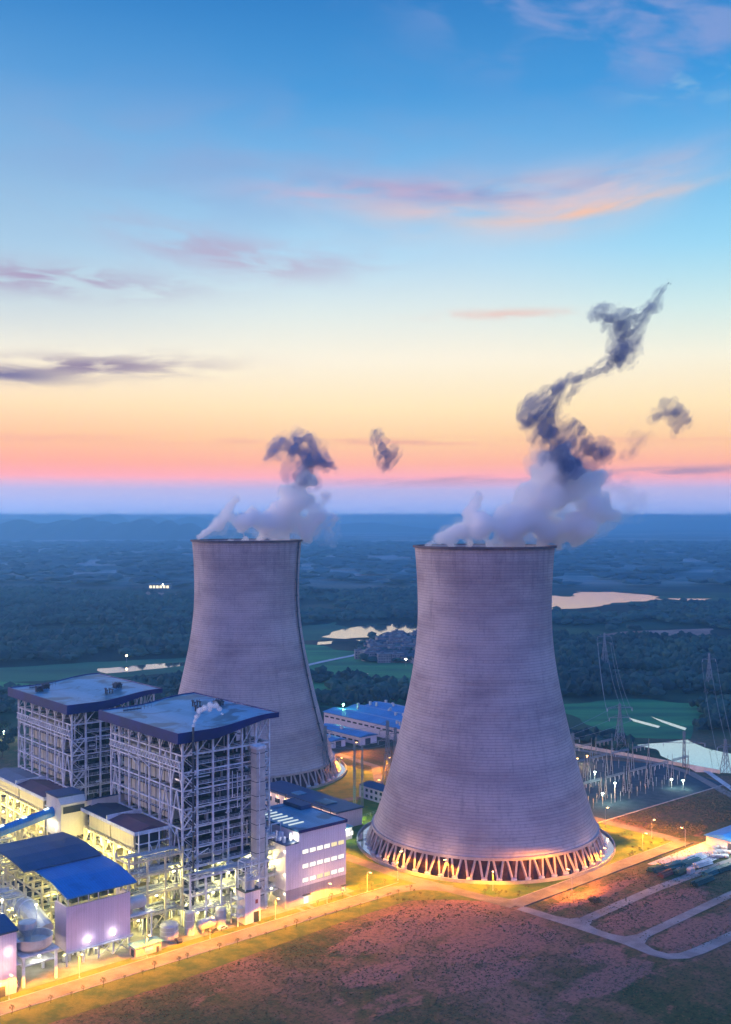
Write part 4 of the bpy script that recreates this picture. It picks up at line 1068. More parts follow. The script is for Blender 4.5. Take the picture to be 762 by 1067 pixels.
point(t_, (3, 4, 5.5), (1, .92, .6), 1400, .4); worklight(t_, (0, -5, 9.0), (1, .9, .6), 1500); worklight(t_, (5, 9, 22), (1, .90, .5), 1200); worklight(t_, (-6, 14, 25), (1, .90, .5), 1500)  # lights added to brighten the duct and bowl
b = MB(); b.bar((5, 9, 10.9), (5, 9, 22.3), .3); b.bar((-6, 14, 0), (-6, 14, 25.3), .3); b.build('added_lamp_mast', steel, t_)  # masts made up to carry the added lights

# violet corner building at the left
t_ = thing('corner_building', 'violet cladded building with a zigzag outside stair in the lower left corner', 'plant building', W(-108, -12.5))
b = MB(); b.box(0, 30, 0, 24, 0, 21.5); b.build('wall', clad_v, t_)
b = MB(); b.extrude_x([(-.5, 21.5), (24.5, 21.5), (24.5, 22.2), (12, 24), (-.5, 22.2)], -.5, 30.5); b.build('roof', roof_dark, t_, recalc=True)
for x, z in ((22, 18.5), (22.2, 8), (27, 15)): b = MB(); b.box(x - .4, x + .4, -.5, -.02, z, z + .7); b.build('wall_lamp', lampW, t_); point(t_, (x, -1.2, z), (1, .85, .6), 300, .3)
b = MB()
for i in range(5):
    z = 1 + i * 4; ya, yb = (2, 12) if i % 2 == 0 else (12, 2)
    b.bar((31, ya, z), (31, yb, z + 4), 1.2, .25); b.bar((31.6, ya, z + 1.1), (31.6, yb, z + 5.1), .1); b.box(30.02, 31.9, yb - 1, yb + 1, z + 3.9, z + 4.1)
b.build('outside_stair', steel, t_)
for x in (4, 10, 16): b = MB(); b.box(x, x + 3, -.08, -.01, 11, 12.6); b.build('window', glass_d, t_)
b = MB(); b.box(23.5, 26, -.1, -.01, 0, 3.6); b.build('door', steel_d, t_)
point(t_, (20, -2.5, 4), (1, .55, .2), 600, .4)

# ================================================================== WHITE OFFICE BLOCK
t_ = thing('office_block', 'white cladded office block with three rows of brightly lit windows', 'office block', W(40, -9.6))
b = MB(); b.box(7, 33, 0, 40, 7.6, 31); b.build('wall', clad_w, t_)
b = MB(); b.box(7.05, 32.95, .05, 39.9, 0, 7.55); b.box(.05, 7.0, .05, 12, 0, 7.55); b.build('base_wall', clad_base, t_)
b = MB(); b.box(0, 6.95, 0, 12, 7.6, 26.6); b.build('stair_wing', clad_w, t_)
b = MB(); b.box(6.7, 33.3, -.3, 40.3, 31, 31.7); b.build('roof', roof_b, t_)
b = MB(); b.box(6.6, 33.4, -.5, -.32, 30.7, 32.0); b.box(33.32, 33.5, -.5, 40.5, 30.7, 32.0); b.build('parapet', navy, t_)
b = MB(); b.box(-.2, 6.9, -.2, 12.2, 26.6, 27.0); b.build('wing_roof', roof_dark, t_)
b = MB(); b.box(27, 33, 25, 39, 31.75, 33.6); b.build('plant_room', roof_dark, t_)
for j in range(7):
    b = MB(); b.box(8.5, 16.5, 9 + j * 4, 9.8 + j * 4, 31.75, 32.1); b.build('rooflight', emit('rooflight_glow', (.8, .95, 1), .9), t_)
for row, z in enumerate((9.2, 15.2, 21.4)):
    for i in range(6):
        x0 = 8.8 + i * 3.95
        b = MB(); b.box(x0, x0 + 3.2, -.06, .0, z, z + 1.7)
        dim = (row == 0 and i in (2, 3)) or (row == 2 and i in (4, 5))
        o = b.build('window', winY if dim else winW, t_)
        f = MB(); f.box(x0 - .1, x0 + 3.3, -.12, -.065, z - .15, z - .02); 
        for q in (0, 1.07, 2.13, 3.2): f.box(x0 + q - .05, x0 + q + .05, -.11, -.066, z, z + 1.7)
        f.build('window_frame', clad_base, o)
b = MB(); b.box(9.6, 12, -.1, .04, 0, 3.4); o = b.build('door', winW, t_)
b = MB(); b.box(8.9, 12.7, -1.5, -.01, 3.6, 3.9); b.build('door_canopy', steel_d, t_)
b = MB(); b.box(30.5, 32.2, -.1, .04, 0, 2.8); b.build('door', winY, t_)
b = MB(); b.box(29.9, 32.8, -1.5, -.01, 3.0, 3.3); b.build('door_canopy', steel_d, t_)
point(t_, (10.8, -2.4, 3), (1, .95, .85), 350, .3)
for x, z in ((-.35, 6), (-.35, 24), (-.35, 14)): b = MB(); b.box(x, x + .3, .6, .9, z, z + .5); b.build('wall_lamp', lampW, t_); point(t_, (x - .5, .5, z), (1, .85, .5), 160, .3)
b = MB(); b.box(6.3, 6.9, 2.5, 3.1, 28.4, 28.9); b.build('flood_lamp', lampW, t_); point(t_, (5.4, 2, 28.6), (1, .92, .7), 700, .3)
b = MB(); r = random.Random(12)
for i in range(9): x, y = r.uniform(.5, 5), r.uniform(3, 11); b.box(x, x + 1.2, y, y + 1, 27, 28 + r.uniform(.5, 3))
b.bar((1, 12, 27), (1, 12, 33), .4); b.bar((6, 12, 27), (6, 12, 33), .4); b.bar((1, 12, 33), (6, 12, 33), .4); b.build('roof_plant', steel, t_)
# ducts and clutter between office and boiler house
pipe_rack(35.5, -2, 5, 12, [8, 16, 24, 29], 'narrow pipe tower squeezed between the lift shaft and the white office', 36, steel, True, 1)

# ================================================================== LOW RANGES BEHIND THE OFFICE
t_ = thing('turbine_hall', 'long low hall with a pink lit wall running back behind the white office', 'hall', W(127, 64))
b = MB(); b.box(0, 18, 0, 74, 0, 9); b.build('wall', clad_w, t_)
b = MB(); b.box(-.5, 18.5, -.5, 74.5, 9, 9.8); b.build('roof', roof_dark, t_)
b = MB(); b.box(4, 12, 14, 24, 9.85, 10.4); b.build('roof_light', roof_b, t_)
b = MB(); b.box(5, 11, 40, 47, 9.85, 10.3); b.build('roof_light', roof_b, t_)
for i in range(9):
    y = 3 + i * 8; b = MB(); b.box(-.1, -.01, y, y + 4.6, 4, 6.4); b.build('window', glass_d, t_)
    b = MB(); b.box(-.5, -.12, y + 2, y + 2.6, 7.4, 7.8); b.build('wall_lamp', lampO, t_); point(t_, (-1.6, y + 2.3, 7), (1, .62, .40), 420, .3)
b = MB()
for i in range(10): b.bar((-4, i * 8, 0), (-4, i * 8, 12), .3)
b.bar((-4, 0, 12), (-4, 72, 12), .3); b.build('cable_frame', steel_d, t_)
t_ = thing('store_shed', 'dark low gabled store shed in front of the long pink walled hall', 'shed', W(94, 48))
b = MB(); b.box(0, 18, 0, 62, 0, 7); b.build('wall', clad_base, t_)
b = MB(); b.extrude_y([(-.5, 7), (18.5, 7), (18.5, 7.5), (9, 9.5), (-.5, 7.5)], -.5, 62.5); b.build('roof', roof_dark, t_, recalc=True)
t_ = thing('pump_house', 'small lit pump house between the long pink walled hall and the nearest tower', 'pump house', W(114.5, 48))
b = MB(); b.box(0, 10, 0, 13, 0, 6); b.build('wall', clad_w, t_)
b = MB(); b.box(-.4, 10.4, -.4, 13.4, 6, 6.5); b.build('roof', roof_b, t_)
for i in range(4): b = MB(); b.box(2 + i * 2.4, 3.4 + i * 2.4, -.1, -.01, 2, 4); b.build('window', winW, t_)
point(t_, (6, -3, 5), (.9, 1, .6), 1400, .3); b = MB(); b.box(5.6, 6.4, -.4, -.05, 5, 5.4); b.build('wall_lamp', lampC, t_)
# low rail fence with lit posts on the lawn
t_ = thing('lawn_fence', 'low white rail fence crossing the green lawn between the towers', 'fence', W(147, 72))
b = MB(); rail(b, (0, 0, 0), (4, 46, 0), 1.6, 3); rail(b, (0, 0, 0), (34, 6, 0), 1.6, 3); b.build('rails', concrete_l, t_)
worklight(t_, (1, 1, 5), (.75, 1.0, .25), 9000)
b = MB(); b.bar((1, 1, 0), (1, 1, 5.4), .15); b.build('lamp_post', steel, t_)

# ================================================================== STREET LAMPS
def make_lamp():
    t_ = thing('street_lamp', 'x', 'street lamp', (0, 0, 0), A, 'orange street lamps along the site roads')
    b = MB(); b.tube([(0, 0, 0), (0, 0, 8.6)], .13, 8, .08); b.box(-.25, .25, -.25, .25, 0, .4); b.build('pole', concrete_l, t_)
    b = MB(); b.tube([(0, 0, 8.5), (0, -.8, 9.0), (0, -1.9, 9.1)], .07, 6); b.build('arm', concrete_l, t_)
    b = MB(); b.box(-.25, .25, -2.6, -1.5, 9.08, 9.25); b.build('lamp_head', steel_d, t_)
    b = MB(); b.box(-.28, .28, -2.7, -1.5, 8.86, 9.07); b.build('lamp_glass', lampO, t_)
    return t_
lamp0 = make_lamp(); first_lamp = [True]
LAMP_W = 6000
def lamp(u, v, rz, label, power=1.0):
    if first_lamp[0]: o = lamp0; first_lamp[0] = False
    else: o = dup(lamp0)
    o.location = W(u, v); o.rotation_euler = (0, 0, A + rz); o['label'] = label
    batwing(o, (0, -2.1, 8.5), (1.0, .33, .008), LAMP_W * power); point(o, (0, -2.1, 9.6), (1.0, .52, .26), 1500 if u < 85 else 400, .3)  # second point above each head is added fill for the facades
lamp(-112, -16.0, 0, 'street lamp in front of the violet corner building, beyond the frame edge')
lamp(-82, -15.8, 0, 'street lamp at the foot of the violet corner building in the lower left')
lamp(-56, -15.4, 0, 'street lamp in front of the lit stilts of the raised violet building')
lamp(-29, -15.6, 0, 'street lamp beside the pink kiosk')
lamp(-1.2, -15.6, 0, 'street lamp in front of the tanks and parked cars')
lamp(30.2, -15.8, 0, 'street lamp between the machine house and the white office')
lamp(57.6, -15.5, 0, 'street lamp in front of the middle of the white office')
lamp(80, -16.0, 0, 'street lamp just past the far end of the white office')
lamp(100, -14, -.8, 'street lamp at the bend where the main road meets the tower road', 1.0)
lamp(112.5, -5, -pi / 2, 'street lamp at the left edge of the nearest cooling tower basin', .3)
lamp(119.5, -27, -pi / 2, 'second street lamp round the front of the nearest cooling tower', .4)
lamp(123.5, -51, -.8, 'third street lamp round the front of the nearest cooling tower', .7)
lamp(150, -74, pi, 'street lamp on the site road below the middle of the nearest tower')
lamp(187, -62, 0, 'street lamp on the road right of the nearest tower, nearer of two', .8)
lamp(222, -61, 0, 'street lamp on the road right of the nearest tower, farther of two')
lamp(244, -71, pi, 'street lamp at the corner by the storage yard')
lamp(243, -52, pi / 2, 'street lamp on the east road next to the storage yard corner')
lamp(244, -22, pi / 2, 'street lamp on the east road in front of the dark slope')
lamp(243, 14, pi / 2, 'street lamp on the east road behind the nearest cooling tower', .35)
lamp(100, 30, -pi / 2, 'street lamp on the cross road left of the nearest cooling tower')
lamp(108, 62, -pi / 2, 'street lamp on the cross road towards the rear tower')
lamp(212, 166, 0, 'street lamp beside the basin of the rear cooling tower')
lamp(236, 146, 0, 'street lamp on the rear road between the towers')
lamp(192, 106, 0, 'street lamp on the ring road behind the nearest tower')
lamp(250, 196, 0, 'street lamp on the rear road near the warehouses')
for a_, b_ in ((216, 120), (240, 235)): point(None, W(a_, b_, 6), (1.0, .42, .08), 1, .3) if False else None

# ================================================================== SAPLINGS along the road, a few full trees
trunk_m = mat('tree_bark', (.07, .05, .04), .9)
def make_tree(name, h, cr, n, seed, label, group, leaf):
    r = random.Random(seed); t_ = thing(name, label, 'tree', (0, 0, 0), 0, group)
    b = MB(); b.tube([(0, 0, 0), (.05 * h, 0, h * .3), (.02 * h, .03 * h, h * .6)], h * .03, 7, h * .012)
    for k in range(5):
        a = k * 1.3; b.tube([(.03 * h, 0, h * (.3 + .05 * k)), (cos(a) * cr * .6, sin(a) * cr * .6, h * (.6 + .04 * k))], h * .012, 5, h * .004)
    b.build('trunk', trunk_m, t_)
    b = MB()
    for k in range(n):
        a = r.uniform(0, 6.28); e = r.uniform(-.7, 1); q = cr * r.uniform(.2, 1) ** .6
        x, y, z = cos(a) * q * (1 - .4 * abs(e)), sin(a) * q * (1 - .4 * abs(e)), h * .68 + e * h * .3; s = cr * r.uniform(.12, .26)
        blob(b, x, y, z, s, s * .6, r)
    b.build('crown', leaf, t_); return t_
sap0 = make_tree('sapling', 2.6, .75, 26, 3, 'small round headed sapling in the verge of the orange lit road', 'saplings along the main road', scrub_m)
r = random.Random(77); firsts = True
sp = [(u, -27.6 + r.uniform(-.8, .8)) for u in range(-108, 100, 7)] + [(u, -14.3 + r.uniform(-.5, .5)) for u in range(52, 98, 8)] + [(120 + r.uniform(-2, 4), -58 + 3 * i) for i in range(4)]
for i, (u, v) in enumerate(sp):
    o = sap0 if i == 0 else dup(sap0); o.location = W(u + r.uniform(-1.5, 1.5), v); s = r.uniform(.7, 1.35); o.scale = (s, s, s * r.uniform(.8, 1.1))
shr0 = make_tree('shrub', 1.1, .7, 18, 5, 'small dark shrub dotted on the orange lit lawn round the nearest tower', 'shrubs on the tower lawn', scrub_m)
for i in range(60):
    while True:
        u, v = r.uniform(78, 246), r.uniform(-64, -13)
        if (u - 174.7) ** 2 + (v - .7) ** 2 > 68 ** 2 and not (98 < u < 120): break
    o = shr0 if i == 0 else dup(shr0); o.location = W(u, v); o.rotation_euler = (0, 0, r.uniform(0, 6)); s = r.uniform(.6, 1.5); o.scale = (s, s, s)
bush = make_tree('bush', 3.2, 2.6, 60, 9, 'lone dark bush on the plot left of the storage yard', None, scrub_m); bush.location = G(620, 943)
tree0 = make_tree('broadleaf_tree', 11, 4.2, 150, 13, 'dark broadleaf tree behind the far boiler house', 'trees beside the far boiler house', leaf_m)
spots = [G(x, y) for x, y in ((2, 790), (9, 782), (-4, 775), (14, 774), (5, 765), (-10, 800), (165, 735), (175, 731), (186, 728), (156, 729))]
for i, p in enumerate(spots):
    o = tree0 if i == 0 else dup(tree0); o.location = p; o.rotation_euler = (0, 0, i * 1.3); s = r.uniform(.8, 1.25); o.scale = (s, s, s)
t_ = thing('yard_lamp', 'yellow green yard lamp among the trees at the left edge', 'lamp', G(4, 772), 0)
b = MB(); b.tube([(0, 0, 0), (0, 0, 7)], .15, 6); b.build('pole', steel, t_); b = MB(); b.box(-.5, .5, -.5, .5, 7, 7.4); b.build('lamp_head', lampC, t_); point(t_, (0, -1, 6.6), (.9, 1, .35), 9000, .5)

# ================================================================== VILLAGE BY THE RIVER
hw_m = [mat('house_wall_a', (.38, .37, .36), .8), mat('house_wall_b', (.25, .25, .27), .8)]
hr_m = [mat('house_roof_a', (.06, .07, .09), .7), mat('house_roof_b', (.13, .15, .18), .7)]
def make_house(w_, d, h, k, gable, label):
    t_ = thing('village_house', label, 'house', (0, 0, 0), 0, 'village houses by the river')
    b = MB(); b.box(-w_ / 2, w_ / 2, -d / 2, d / 2, 0, h); b.build('wall', hw_m[k % 2], t_)
    b = MB()
    if gable: b.extrude_x([(-d / 2 - .5, h), (d / 2 + .5, h), (0, h + d * .28)], -w_ / 2 - .5, w_ / 2 + .5)
    else: b.box(-w_ / 2 - .3, w_ / 2 + .3, -d / 2 - .3, d / 2 + .3, h, h + .6); b.box(-w_ / 4, 0, -1, 2, h + .6, h + 2.8)
    b.build('roof', hr_m[k % 2], t_, recalc=True)
    b = MB()
    for fl in range(int(h // 3)):
        for i in range(int(w_ // 3)): x = -w_ / 2 + 1 + i * 3; b.box(x, x + 1.4, -d / 2 - .08, -d / 2 - .01, fl * 3 + 1, fl * 3 + 2.3)
    b.build('windows', glass_d, t_); return t_
protos = [make_house(12, 9, 7, 0, True, 'grey gabled village house among dark trees by the river'), make_house(15, 10, 10, 1, False, 'flat roofed block house in the village by the river'),
          make_house(22, 9, 6.5, 0, True, 'long low gabled row house in the village by the river')]
used = [False] * 3; r = random.Random(5); VP_ = [(372, 689), (440, 692), (440, 664), (412, 665), (386, 675)]
VPg = [tuple(G(*p)[:2]) for p in VP_]; cnt = 0; placed = []
for _try in range(6000):
    if cnt >= 62: break
    px, py = r.uniform(372, 440), r.uniform(664, 692)
    if not inpoly(px, py, VP_): continue
    p = G(px, py)
    if any((p - q).length < 13 for q in placed): continue
    placed.append(p); k = r.choice((0, 0, 1, 1, 2)); o = protos[k] if not used[k] else dup(protos[k]); used[k] = True
    o.location = p; o.rotation_euler = (0, 0, r.choice((0.1, .4, .25, 1.8))); cnt += 1
def farlamp(px, py, col, s, label, h=7, power=0, rad=1.0):
    t_ = thing('distant_lamp', label, 'lamp', G(px, py, h) - Vector((0, 0, h)), 0)
    b = MB(); b.tube([(0, 0, 0), (0, 0, h)], .12, 6); b.build('pole', steel, t_)
    b = MB(); b.lathe([(rad * .2, h), (rad, h + rad * .5), (rad, h + rad), (rad * .3, h + rad * 1.5)], 0, 0, 10); b.build('lamp_head', emit('far_' + label[:18].replace(' ', '_'), col, s), t_)
    if power: point(t_, (0, 0, h - .8), col, power, .5)
farlamp(376, 680, (1, .8, .5), 12, 'bright lamp where the country road enters the village', power=20000, rad=1.6)
farlamp(380, 681, (1, .9, .7), 12, 'second white lamp at the village end of the country road', rad=1.2)
farlamp(423, 688, (1, .95, .8), 8, 'lamp shining at the near edge of the village', rad=1.5)
farlamp(415, 674, (.7, .85, 1), 8, 'bluish lamp in the middle of the village', rad=1.2)
farlamp(358, 735, (.25, 1, .45), 30, 'green lamp on a mast above the large blue warehouse', 14, 9000, .9)
farlamp(308, 580, (1, 1, .95), 10, 'pair of far white lights beyond the left tower rim, nearer one', rad=3)
farlamp(362, 583, (1, 1, .95), 9, 'far white light in the plain between the towers', rad=3)
farlamp(170, 610, (1, 1, .8), 24, 'tall bright light over the lit works on the far plain', 24, rad=1.8)
farlamp(132, 684, (1, .75, .45), 12, 'small orange light at the edge of the meadow', rad=1.3)
farlamp(17, 590, (.8, .9, 1), 7, 'faint white light on the left of the far plain', rad=3)
t_ = thing('lit_works', 'long low brightly lit works far out on the plain left of the rear tower', 'factory', G(166, 613), 0)
b = MB(); b.box(-22, 28, -15, 15, 0, 9); b.build('wall', hw_m[0], t_)
b = MB(); b.box(-24, 30, -17, 17, 9, 11); b.build('roof', hr_m[1], t_)
b = MB()
for i in range(6): b.box(-20 + i * 8, -14.5 + i * 8, -15.4, -15.05, 1.5, 7.5)
b.build('lit_windows', emit('works_light', (1, .84, .5), 2.2), t_)
t_ = thing('lit_greenhouse', 'far pale roofed works lit at its front beyond the river on the right', 'factory', G(585, 566.5), 0)
b = MB(); b.box(-70, 90, -60, 60, 0, 12); b.build('wall', hw_m[0], t_)
b = MB(); b.extrude_x([(-62, 12), (62, 12), (0, 20)], -72, 92); b.build('roof', concrete_l, t_, recalc=True)

# ================================================================== WAREHOUSES behind the towers
def warehouse(u, v, L, D, h, label, ribs=True, roofm=None, seed=1, wall=clad_w, along='y'):
    t_ = thing('warehouse', label, 'warehouse', W(u, v)); r_ = random.Random(seed)
    b = MB(); b.box(0, D, 0, L, 0, h); b.build('wall', wall, t_)
    b = MB(); n = max(1, round(D / 22)); w_ = D / n; pr = [(-.8, h + .02)]
    for i in range(n): pr += [(i * w_ + (.0 if i else -.8), h + .4), ((i + .5) * w_, h + w_ * .10 + .4)]
    pr += [(D + .8, h + .4), (D + .8, h + .02)]
    b.extrude_y(pr, -.8, L + .8); b.build('roof', roofm or roof_far, t_, recalc=True)
    for k in range(int(L / 7)):
        b = MB(); b.box(-.12, -.01, 2 + k * 7, 6.5 + k * 7, h - 3.6, h - 2.4); b.build('window', glass_d, t_)
    b = MB(); b.box(D * .3, D * .3 + 5, -.12, -.01, 0, 4.5); b.build('door', steel_d, t_)
    for k in range(int(L * D / 300)):
        b = MB(); x, y = r_.uniform(2, D - 4), r_.uniform(3, L - 4); z = h + .6; b.box(x, x + 1.6, y, y + 1.6, z - .4, z + w_ * .1 + 1.2); b.build('roof_vent', concrete_l, t_)
    return t_
roof_far = ribmat('warehouse_roof', (.02, .16, .42), (.07, .26, .52), 3.0, 1, .5, dirt=.5)
warehouse(303, 206, 92, 66, 9.5, 'very large blue ribbed roof warehouse between the towers', seed=2)
warehouse(272, 216, 50, 16, 6, 'narrow blue roofed shed with a white gable in front of the large warehouse', seed=3)
warehouse(250, 222, 46, 13, 5, 'lower blue roofed shed beside the rear tower, left of the white gable', seed=4)
t_ = thing('site_hut', 'two storey white site hut with a dark hipped roof left of the nearest tower', 'hut', W(180, 86))
b = MB(); b.box(0, 9, 0, 22, 0, 7.5); b.build('wall', clad_w, t_)
b = MB(); b.add([(-.6, -.6, 7.5), (9.6, -.6, 7.5), (9.6, 22.6, 7.5), (-.6, 22.6, 7.5), (4.5, 4, 10), (4.5, 18, 10)], [(0, 3, 2, 1), (0, 1, 4), (1, 2, 5, 4), (2, 3, 5), (3, 0, 4, 5)]); b.build('roof', roof_dark, t_)
for z in (1.2, 4.6):
    for i in range(5): b = MB(); b.box(-.1, -.01, 1.6 + i * 4.2, 3.6 + i * 4.2, z, z + 1.7); b.build('window', glass_d, t_)
b = MB(); b.box(3.5, 5.5, -.1, -.01, 0, 2.3); b.build('door', steel_d, t_)
t_ = thing('perimeter_wall', 'long low perimeter wall running behind the substation towards the pond', 'wall', W(395, 60), A)
b = MB(); b.bar((0, -60, 1.2), (-12, 130, 1.2), .5, 2.4); b.build('wall', concrete_l, t_)
# right hand shed
t_ = thing('blue_roofed_shed', 'pink walled shed with a low blue gable roof at the right edge', 'shed', W(254, -82))
b = MB(); b.box(0, 60, -18, 0, 0, 4.6); b.build('wall', clad_w, t_)
b = MB(); b.extrude_x([(-18.8, 4.6), (.8, 4.6), (.8, 4.9), (-9, 6.9), (-18.8, 4.9)], -.9, 60.9); b.build('roof', roof_blue2 := ribmat('bright_blue_roof', (.04, .24, .60), (.08, .32, .68), 1.2, 0, .5, dirt=.3), t_, recalc=True)
b = MB(); b.box(-.1, -.01, -16, -12, 0, 3.4); b.build('door', steel_d, t_)
t_.location = W(255, -76)

# ================================================================== STORAGE YARD
pipe_col = [mat('teal_pipe', (.03, .16, .17), .5), mat('rust_pipe', (.22, .08, .06), .7), mat('white_wrapped_pipe', (.62, .66, .66), .5), mat('dark_green_pipe', (.02, .09, .08), .5)]
def bundle(px, py, L, n, k, rz, label):
    t_ = thing('pipe_stack', label, 'pipe stack', G(px, py), A + rz, 'pipe stacks in the storage yard')
    r_ = .38
    for row in range(3):
        for i in range(n - row):
            if row == 0 or rnd.random() < .8:
                b = MB(); s = rnd.uniform(-1, 1); y = (i + row * .5) * 2.05 * r_; b.tube([(-L / 2 + s, y, r_ + row * r_ * 1.75 + .15), (L / 2 + s, y, r_ + row * r_ * 1.75 + .15)], r_ * .96, 8); b.build('pipe', pipe_col[k], t_)
    b = MB()
    for x in (-L * .35, 0, L * .35): b.box(x - .1, x + .1, -.4, n * 2.05 * r_, 0, .14)
    b.build('bearers', steel_d, t_)
bundle(690, 908, 10, 7, 3, .0, 'dark green pipe stack at the left end of the storage yard')
bundle(697, 913, 9, 5, 1, .05, 'rust red pipe stack in front of the dark green stack')
bundle(704, 905, 12, 6, 0, -.05, 'teal pipe stack in the middle of the left half of the storage yard')
bundle(712, 910, 9, 5, 3, .1, 'short dark stack just left of the white crate')
bundle(722, 901, 13, 6, 0, .0, 'teal pipe stack right of the middle of the storage yard')
bundle(728, 897, 13, 6, 2, .0, 'white pipe stack nearest the heap of pale sacks')
bundle(735, 903, 11, 5, 2, -.1, 'pale pipe stack lying nearest the lane')
bundle(745, 912, 12, 6, 0, .0, 'teal pipe stack across the lane, left of its pair')
bundle(757, 908, 12, 6, 3, .0, 'dark pipe stack across the lane, right of its pair')
bundle(735, 921, 14, 5, 3, .0, 'lone dark pipe stack nearest the second lane')
t_ = thing('crate', 'white crate at the end of the short dark pipe stack', 'crate', G(720, 910), A)
b = MB(); b.box(-2, 2, -1, 1, .3, 2.4); b.build('body', concrete_l, t_)
b = MB()
for x in (-1.6, 0, 1.6): b.box(x - .15, x + .15, -1.04, 1.04, 0, .29); b.box(x - .1, x + .1, -1.07, 1.07, .3, 2.45)
b.build('battens', steel, t_)
sack_m = mat('pale_sack', (.66, .64, .58), .9, 0, .15, .8)
for i in range(16):
    p = G(744 + (i % 6) * 4.2 + rnd.uniform(-1, 1), 884 + (i // 6) * 5 + rnd.uniform(-1, 1))
    b = MB()
    for q in ICO_V:
        x, y, z = (max(-.8, min(.8, c * 1.05)) for c in q); b.v.append((p.x + x * 1.5, p.y + y * 1.5, .05 + 1.1 * (z + .8)))
    b.f = list(ICO_F); tag(b.build('bulk_sack', sack_m), 'pale bulk sack in the heap beside the blue roofed shed', 'sack', 'bulk sacks heaped in the storage yard')
t_ = thing('yard_floodlight', 'floodlight mast over the heap of pale sacks', 'floodlight', G(768, 893), A)
b = MB(); b.tube([(0, 0, 0), (0, 0, 11)], .16, 8); b.build('mast', steel, t_); b = MB(); b.box(-.6, .6, -.3, .3, 11, 11.6); b.build('lamp_head', lampC, t_); point(t_, (0, -1, 10.6), (.85, 1, .9), 14000, .5)

# ================================================================== PYLONS, MASTS, SUBSTATION
lat = mat('galvanised_lattice', (.22, .27, .32), .6, .2, .1, .5)
def pylon(loc, h, base, arms, rz, label, name='pylon', topw=1.2, th=.28):
    t_ = thing(name, label, 'pylon', loc, rz); n = max(5, int(h / 5))
    w_at = lambda f: base + (topw - base) * min(1, f * 1.25) ** .8
    for sx_ in (-1, 1):
        for sy_ in (-1, 1):
            b = MB()
            for i in range(n):
                a, c = w_at(i / n) / 2, w_at((i + 1) / n) / 2; b.bar((sx_ * a, sy_ * a, h * i / n), (sx_ * c, sy_ * c, h * (i + 1) / n), th)
            b.build('leg', lat, t_)
    b = MB()
    for i in range(n):
        a, c = w_at(i / n) / 2, w_at((i + 1) / n) / 2; z0, z1 = h * i / n, h * (i + 1) / n
        for s in (-1, 1):
            b.bar((-a, s * a, z0), (c, s * c, z1), th * .6); b.bar((a, s * a, z0), (-c, s * c, z1), th * .6)
            b.bar((s * a, -a, z0), (s * c, c, z1), th * .6); b.bar((s * a, a, z0), (s * c, -c, z1), th * .6); b.bar((-c, s * c, z1), (c, s * c, z1), th * .5)
    b.build('lattice', lat, t_)
    for z, L in arms:
        b = MB(); b.bar((-L, 0, z), (L, 0, z), th); b.bar((-L, 0, z), (0, 0, z + 2.2), th * .7); b.bar((L, 0, z), (0, 0, z + 2.2), th * .7)
        for k in range(-4, 5): b.bar((L * k / 5, 0, z), (L * (k + .5) / 5, 0, z + 1.0 * (1 - abs(k) / 5)), th * .5)
        o = b.build('cross_arm', lat, t_)
        for s in (-1, 1): q = MB(); q.lathe([(.12, z - 2.4), (.3, z - 2.2), (.14, z - 2), (.3, z - 1.8), (.14, z - 1.6), (.3, z - 1.2), (.08, z - .2)], s * L * .96, 0, 8); q.build('insulator', pipe_m, o)
    return t_
pylon(G(646, 783), 34, 8.5, [(31, 9.5), (24, 8)], .15, 'large wide shouldered pylon standing between the nearest tower and the pond')
pylon(G(597, 802), 24, 4, [(20, 5)], .3, 'slim pylon rising beside the right flank of the nearest tower')
pylon(G(713, 800), 24, 2.2, [(16.5, 14)], -.1, 'dark mast with one very long arm reaching over the pond')
pylon(G(756, 802), 20, 5, [(15, 6)], .2, 'stocky pylon at the right end of the pond')
pylon(G(739, 722), 38, 7, [(32, 7)], .2, 'distant pylon against the dark forest at the right')
pylon(G(630, 700), 42, 8, [(38, 8), (31, 8)], .2, 'faint pylon in the dark forest behind the pond')
pylon(G(404, 818), 40, 5, [(34, 6), (28, 7)], .5, 'pylon just left of the flank of the nearest tower')
pylon(G(339, 812), 34, 5, [(30, 5), (22, 6.5)], .5, 'pylon in front of the foot of the rear tower')
pylon(G(369.5, 845), 38, 1.3, [], .3, 'slender lattice lightning mast on the green lawn, left of a pair', 'lightning_mast', .7, .2)
pylon(G(377.5, 842), 36, 1.3, [], .3, 'slender lattice lightning mast on the green lawn, right of a pair', 'lightning_mast', .7, .2)
pylon(G(412, 806), 30, 3.5, [(26, 4)], .5, 'small pylon partly behind the left flank of the nearest tower')
def wire(p, q, sag, label):
    pts = []
    for i in range(25):
        f = i / 24; c = p.lerp(q, f); c.z -= sag * 4 * f * (1 - f); pts.append(c)
    b = MB(); b.tube(pts, .11, 4); tag(b.build('power_cable', lat), label, 'power cable', 'power cables strung between the pylons')
far1, near1 = G(630, 700), G(646, 783)
for k, (s, zf, zn) in enumerate(((-1, 35.5, 28.6), (1, 35.5, 28.6), (-.85, 28.6, 21.6), (.85, 28.6, 21.6), (0, 42, 34))):
    wire(far1 + Vector((8 * s, 0, zf)), near1 + Vector((9 * s, 0, zn)), 9, 'long cable sagging from the faint forest pylon to the large pylon by the pond')
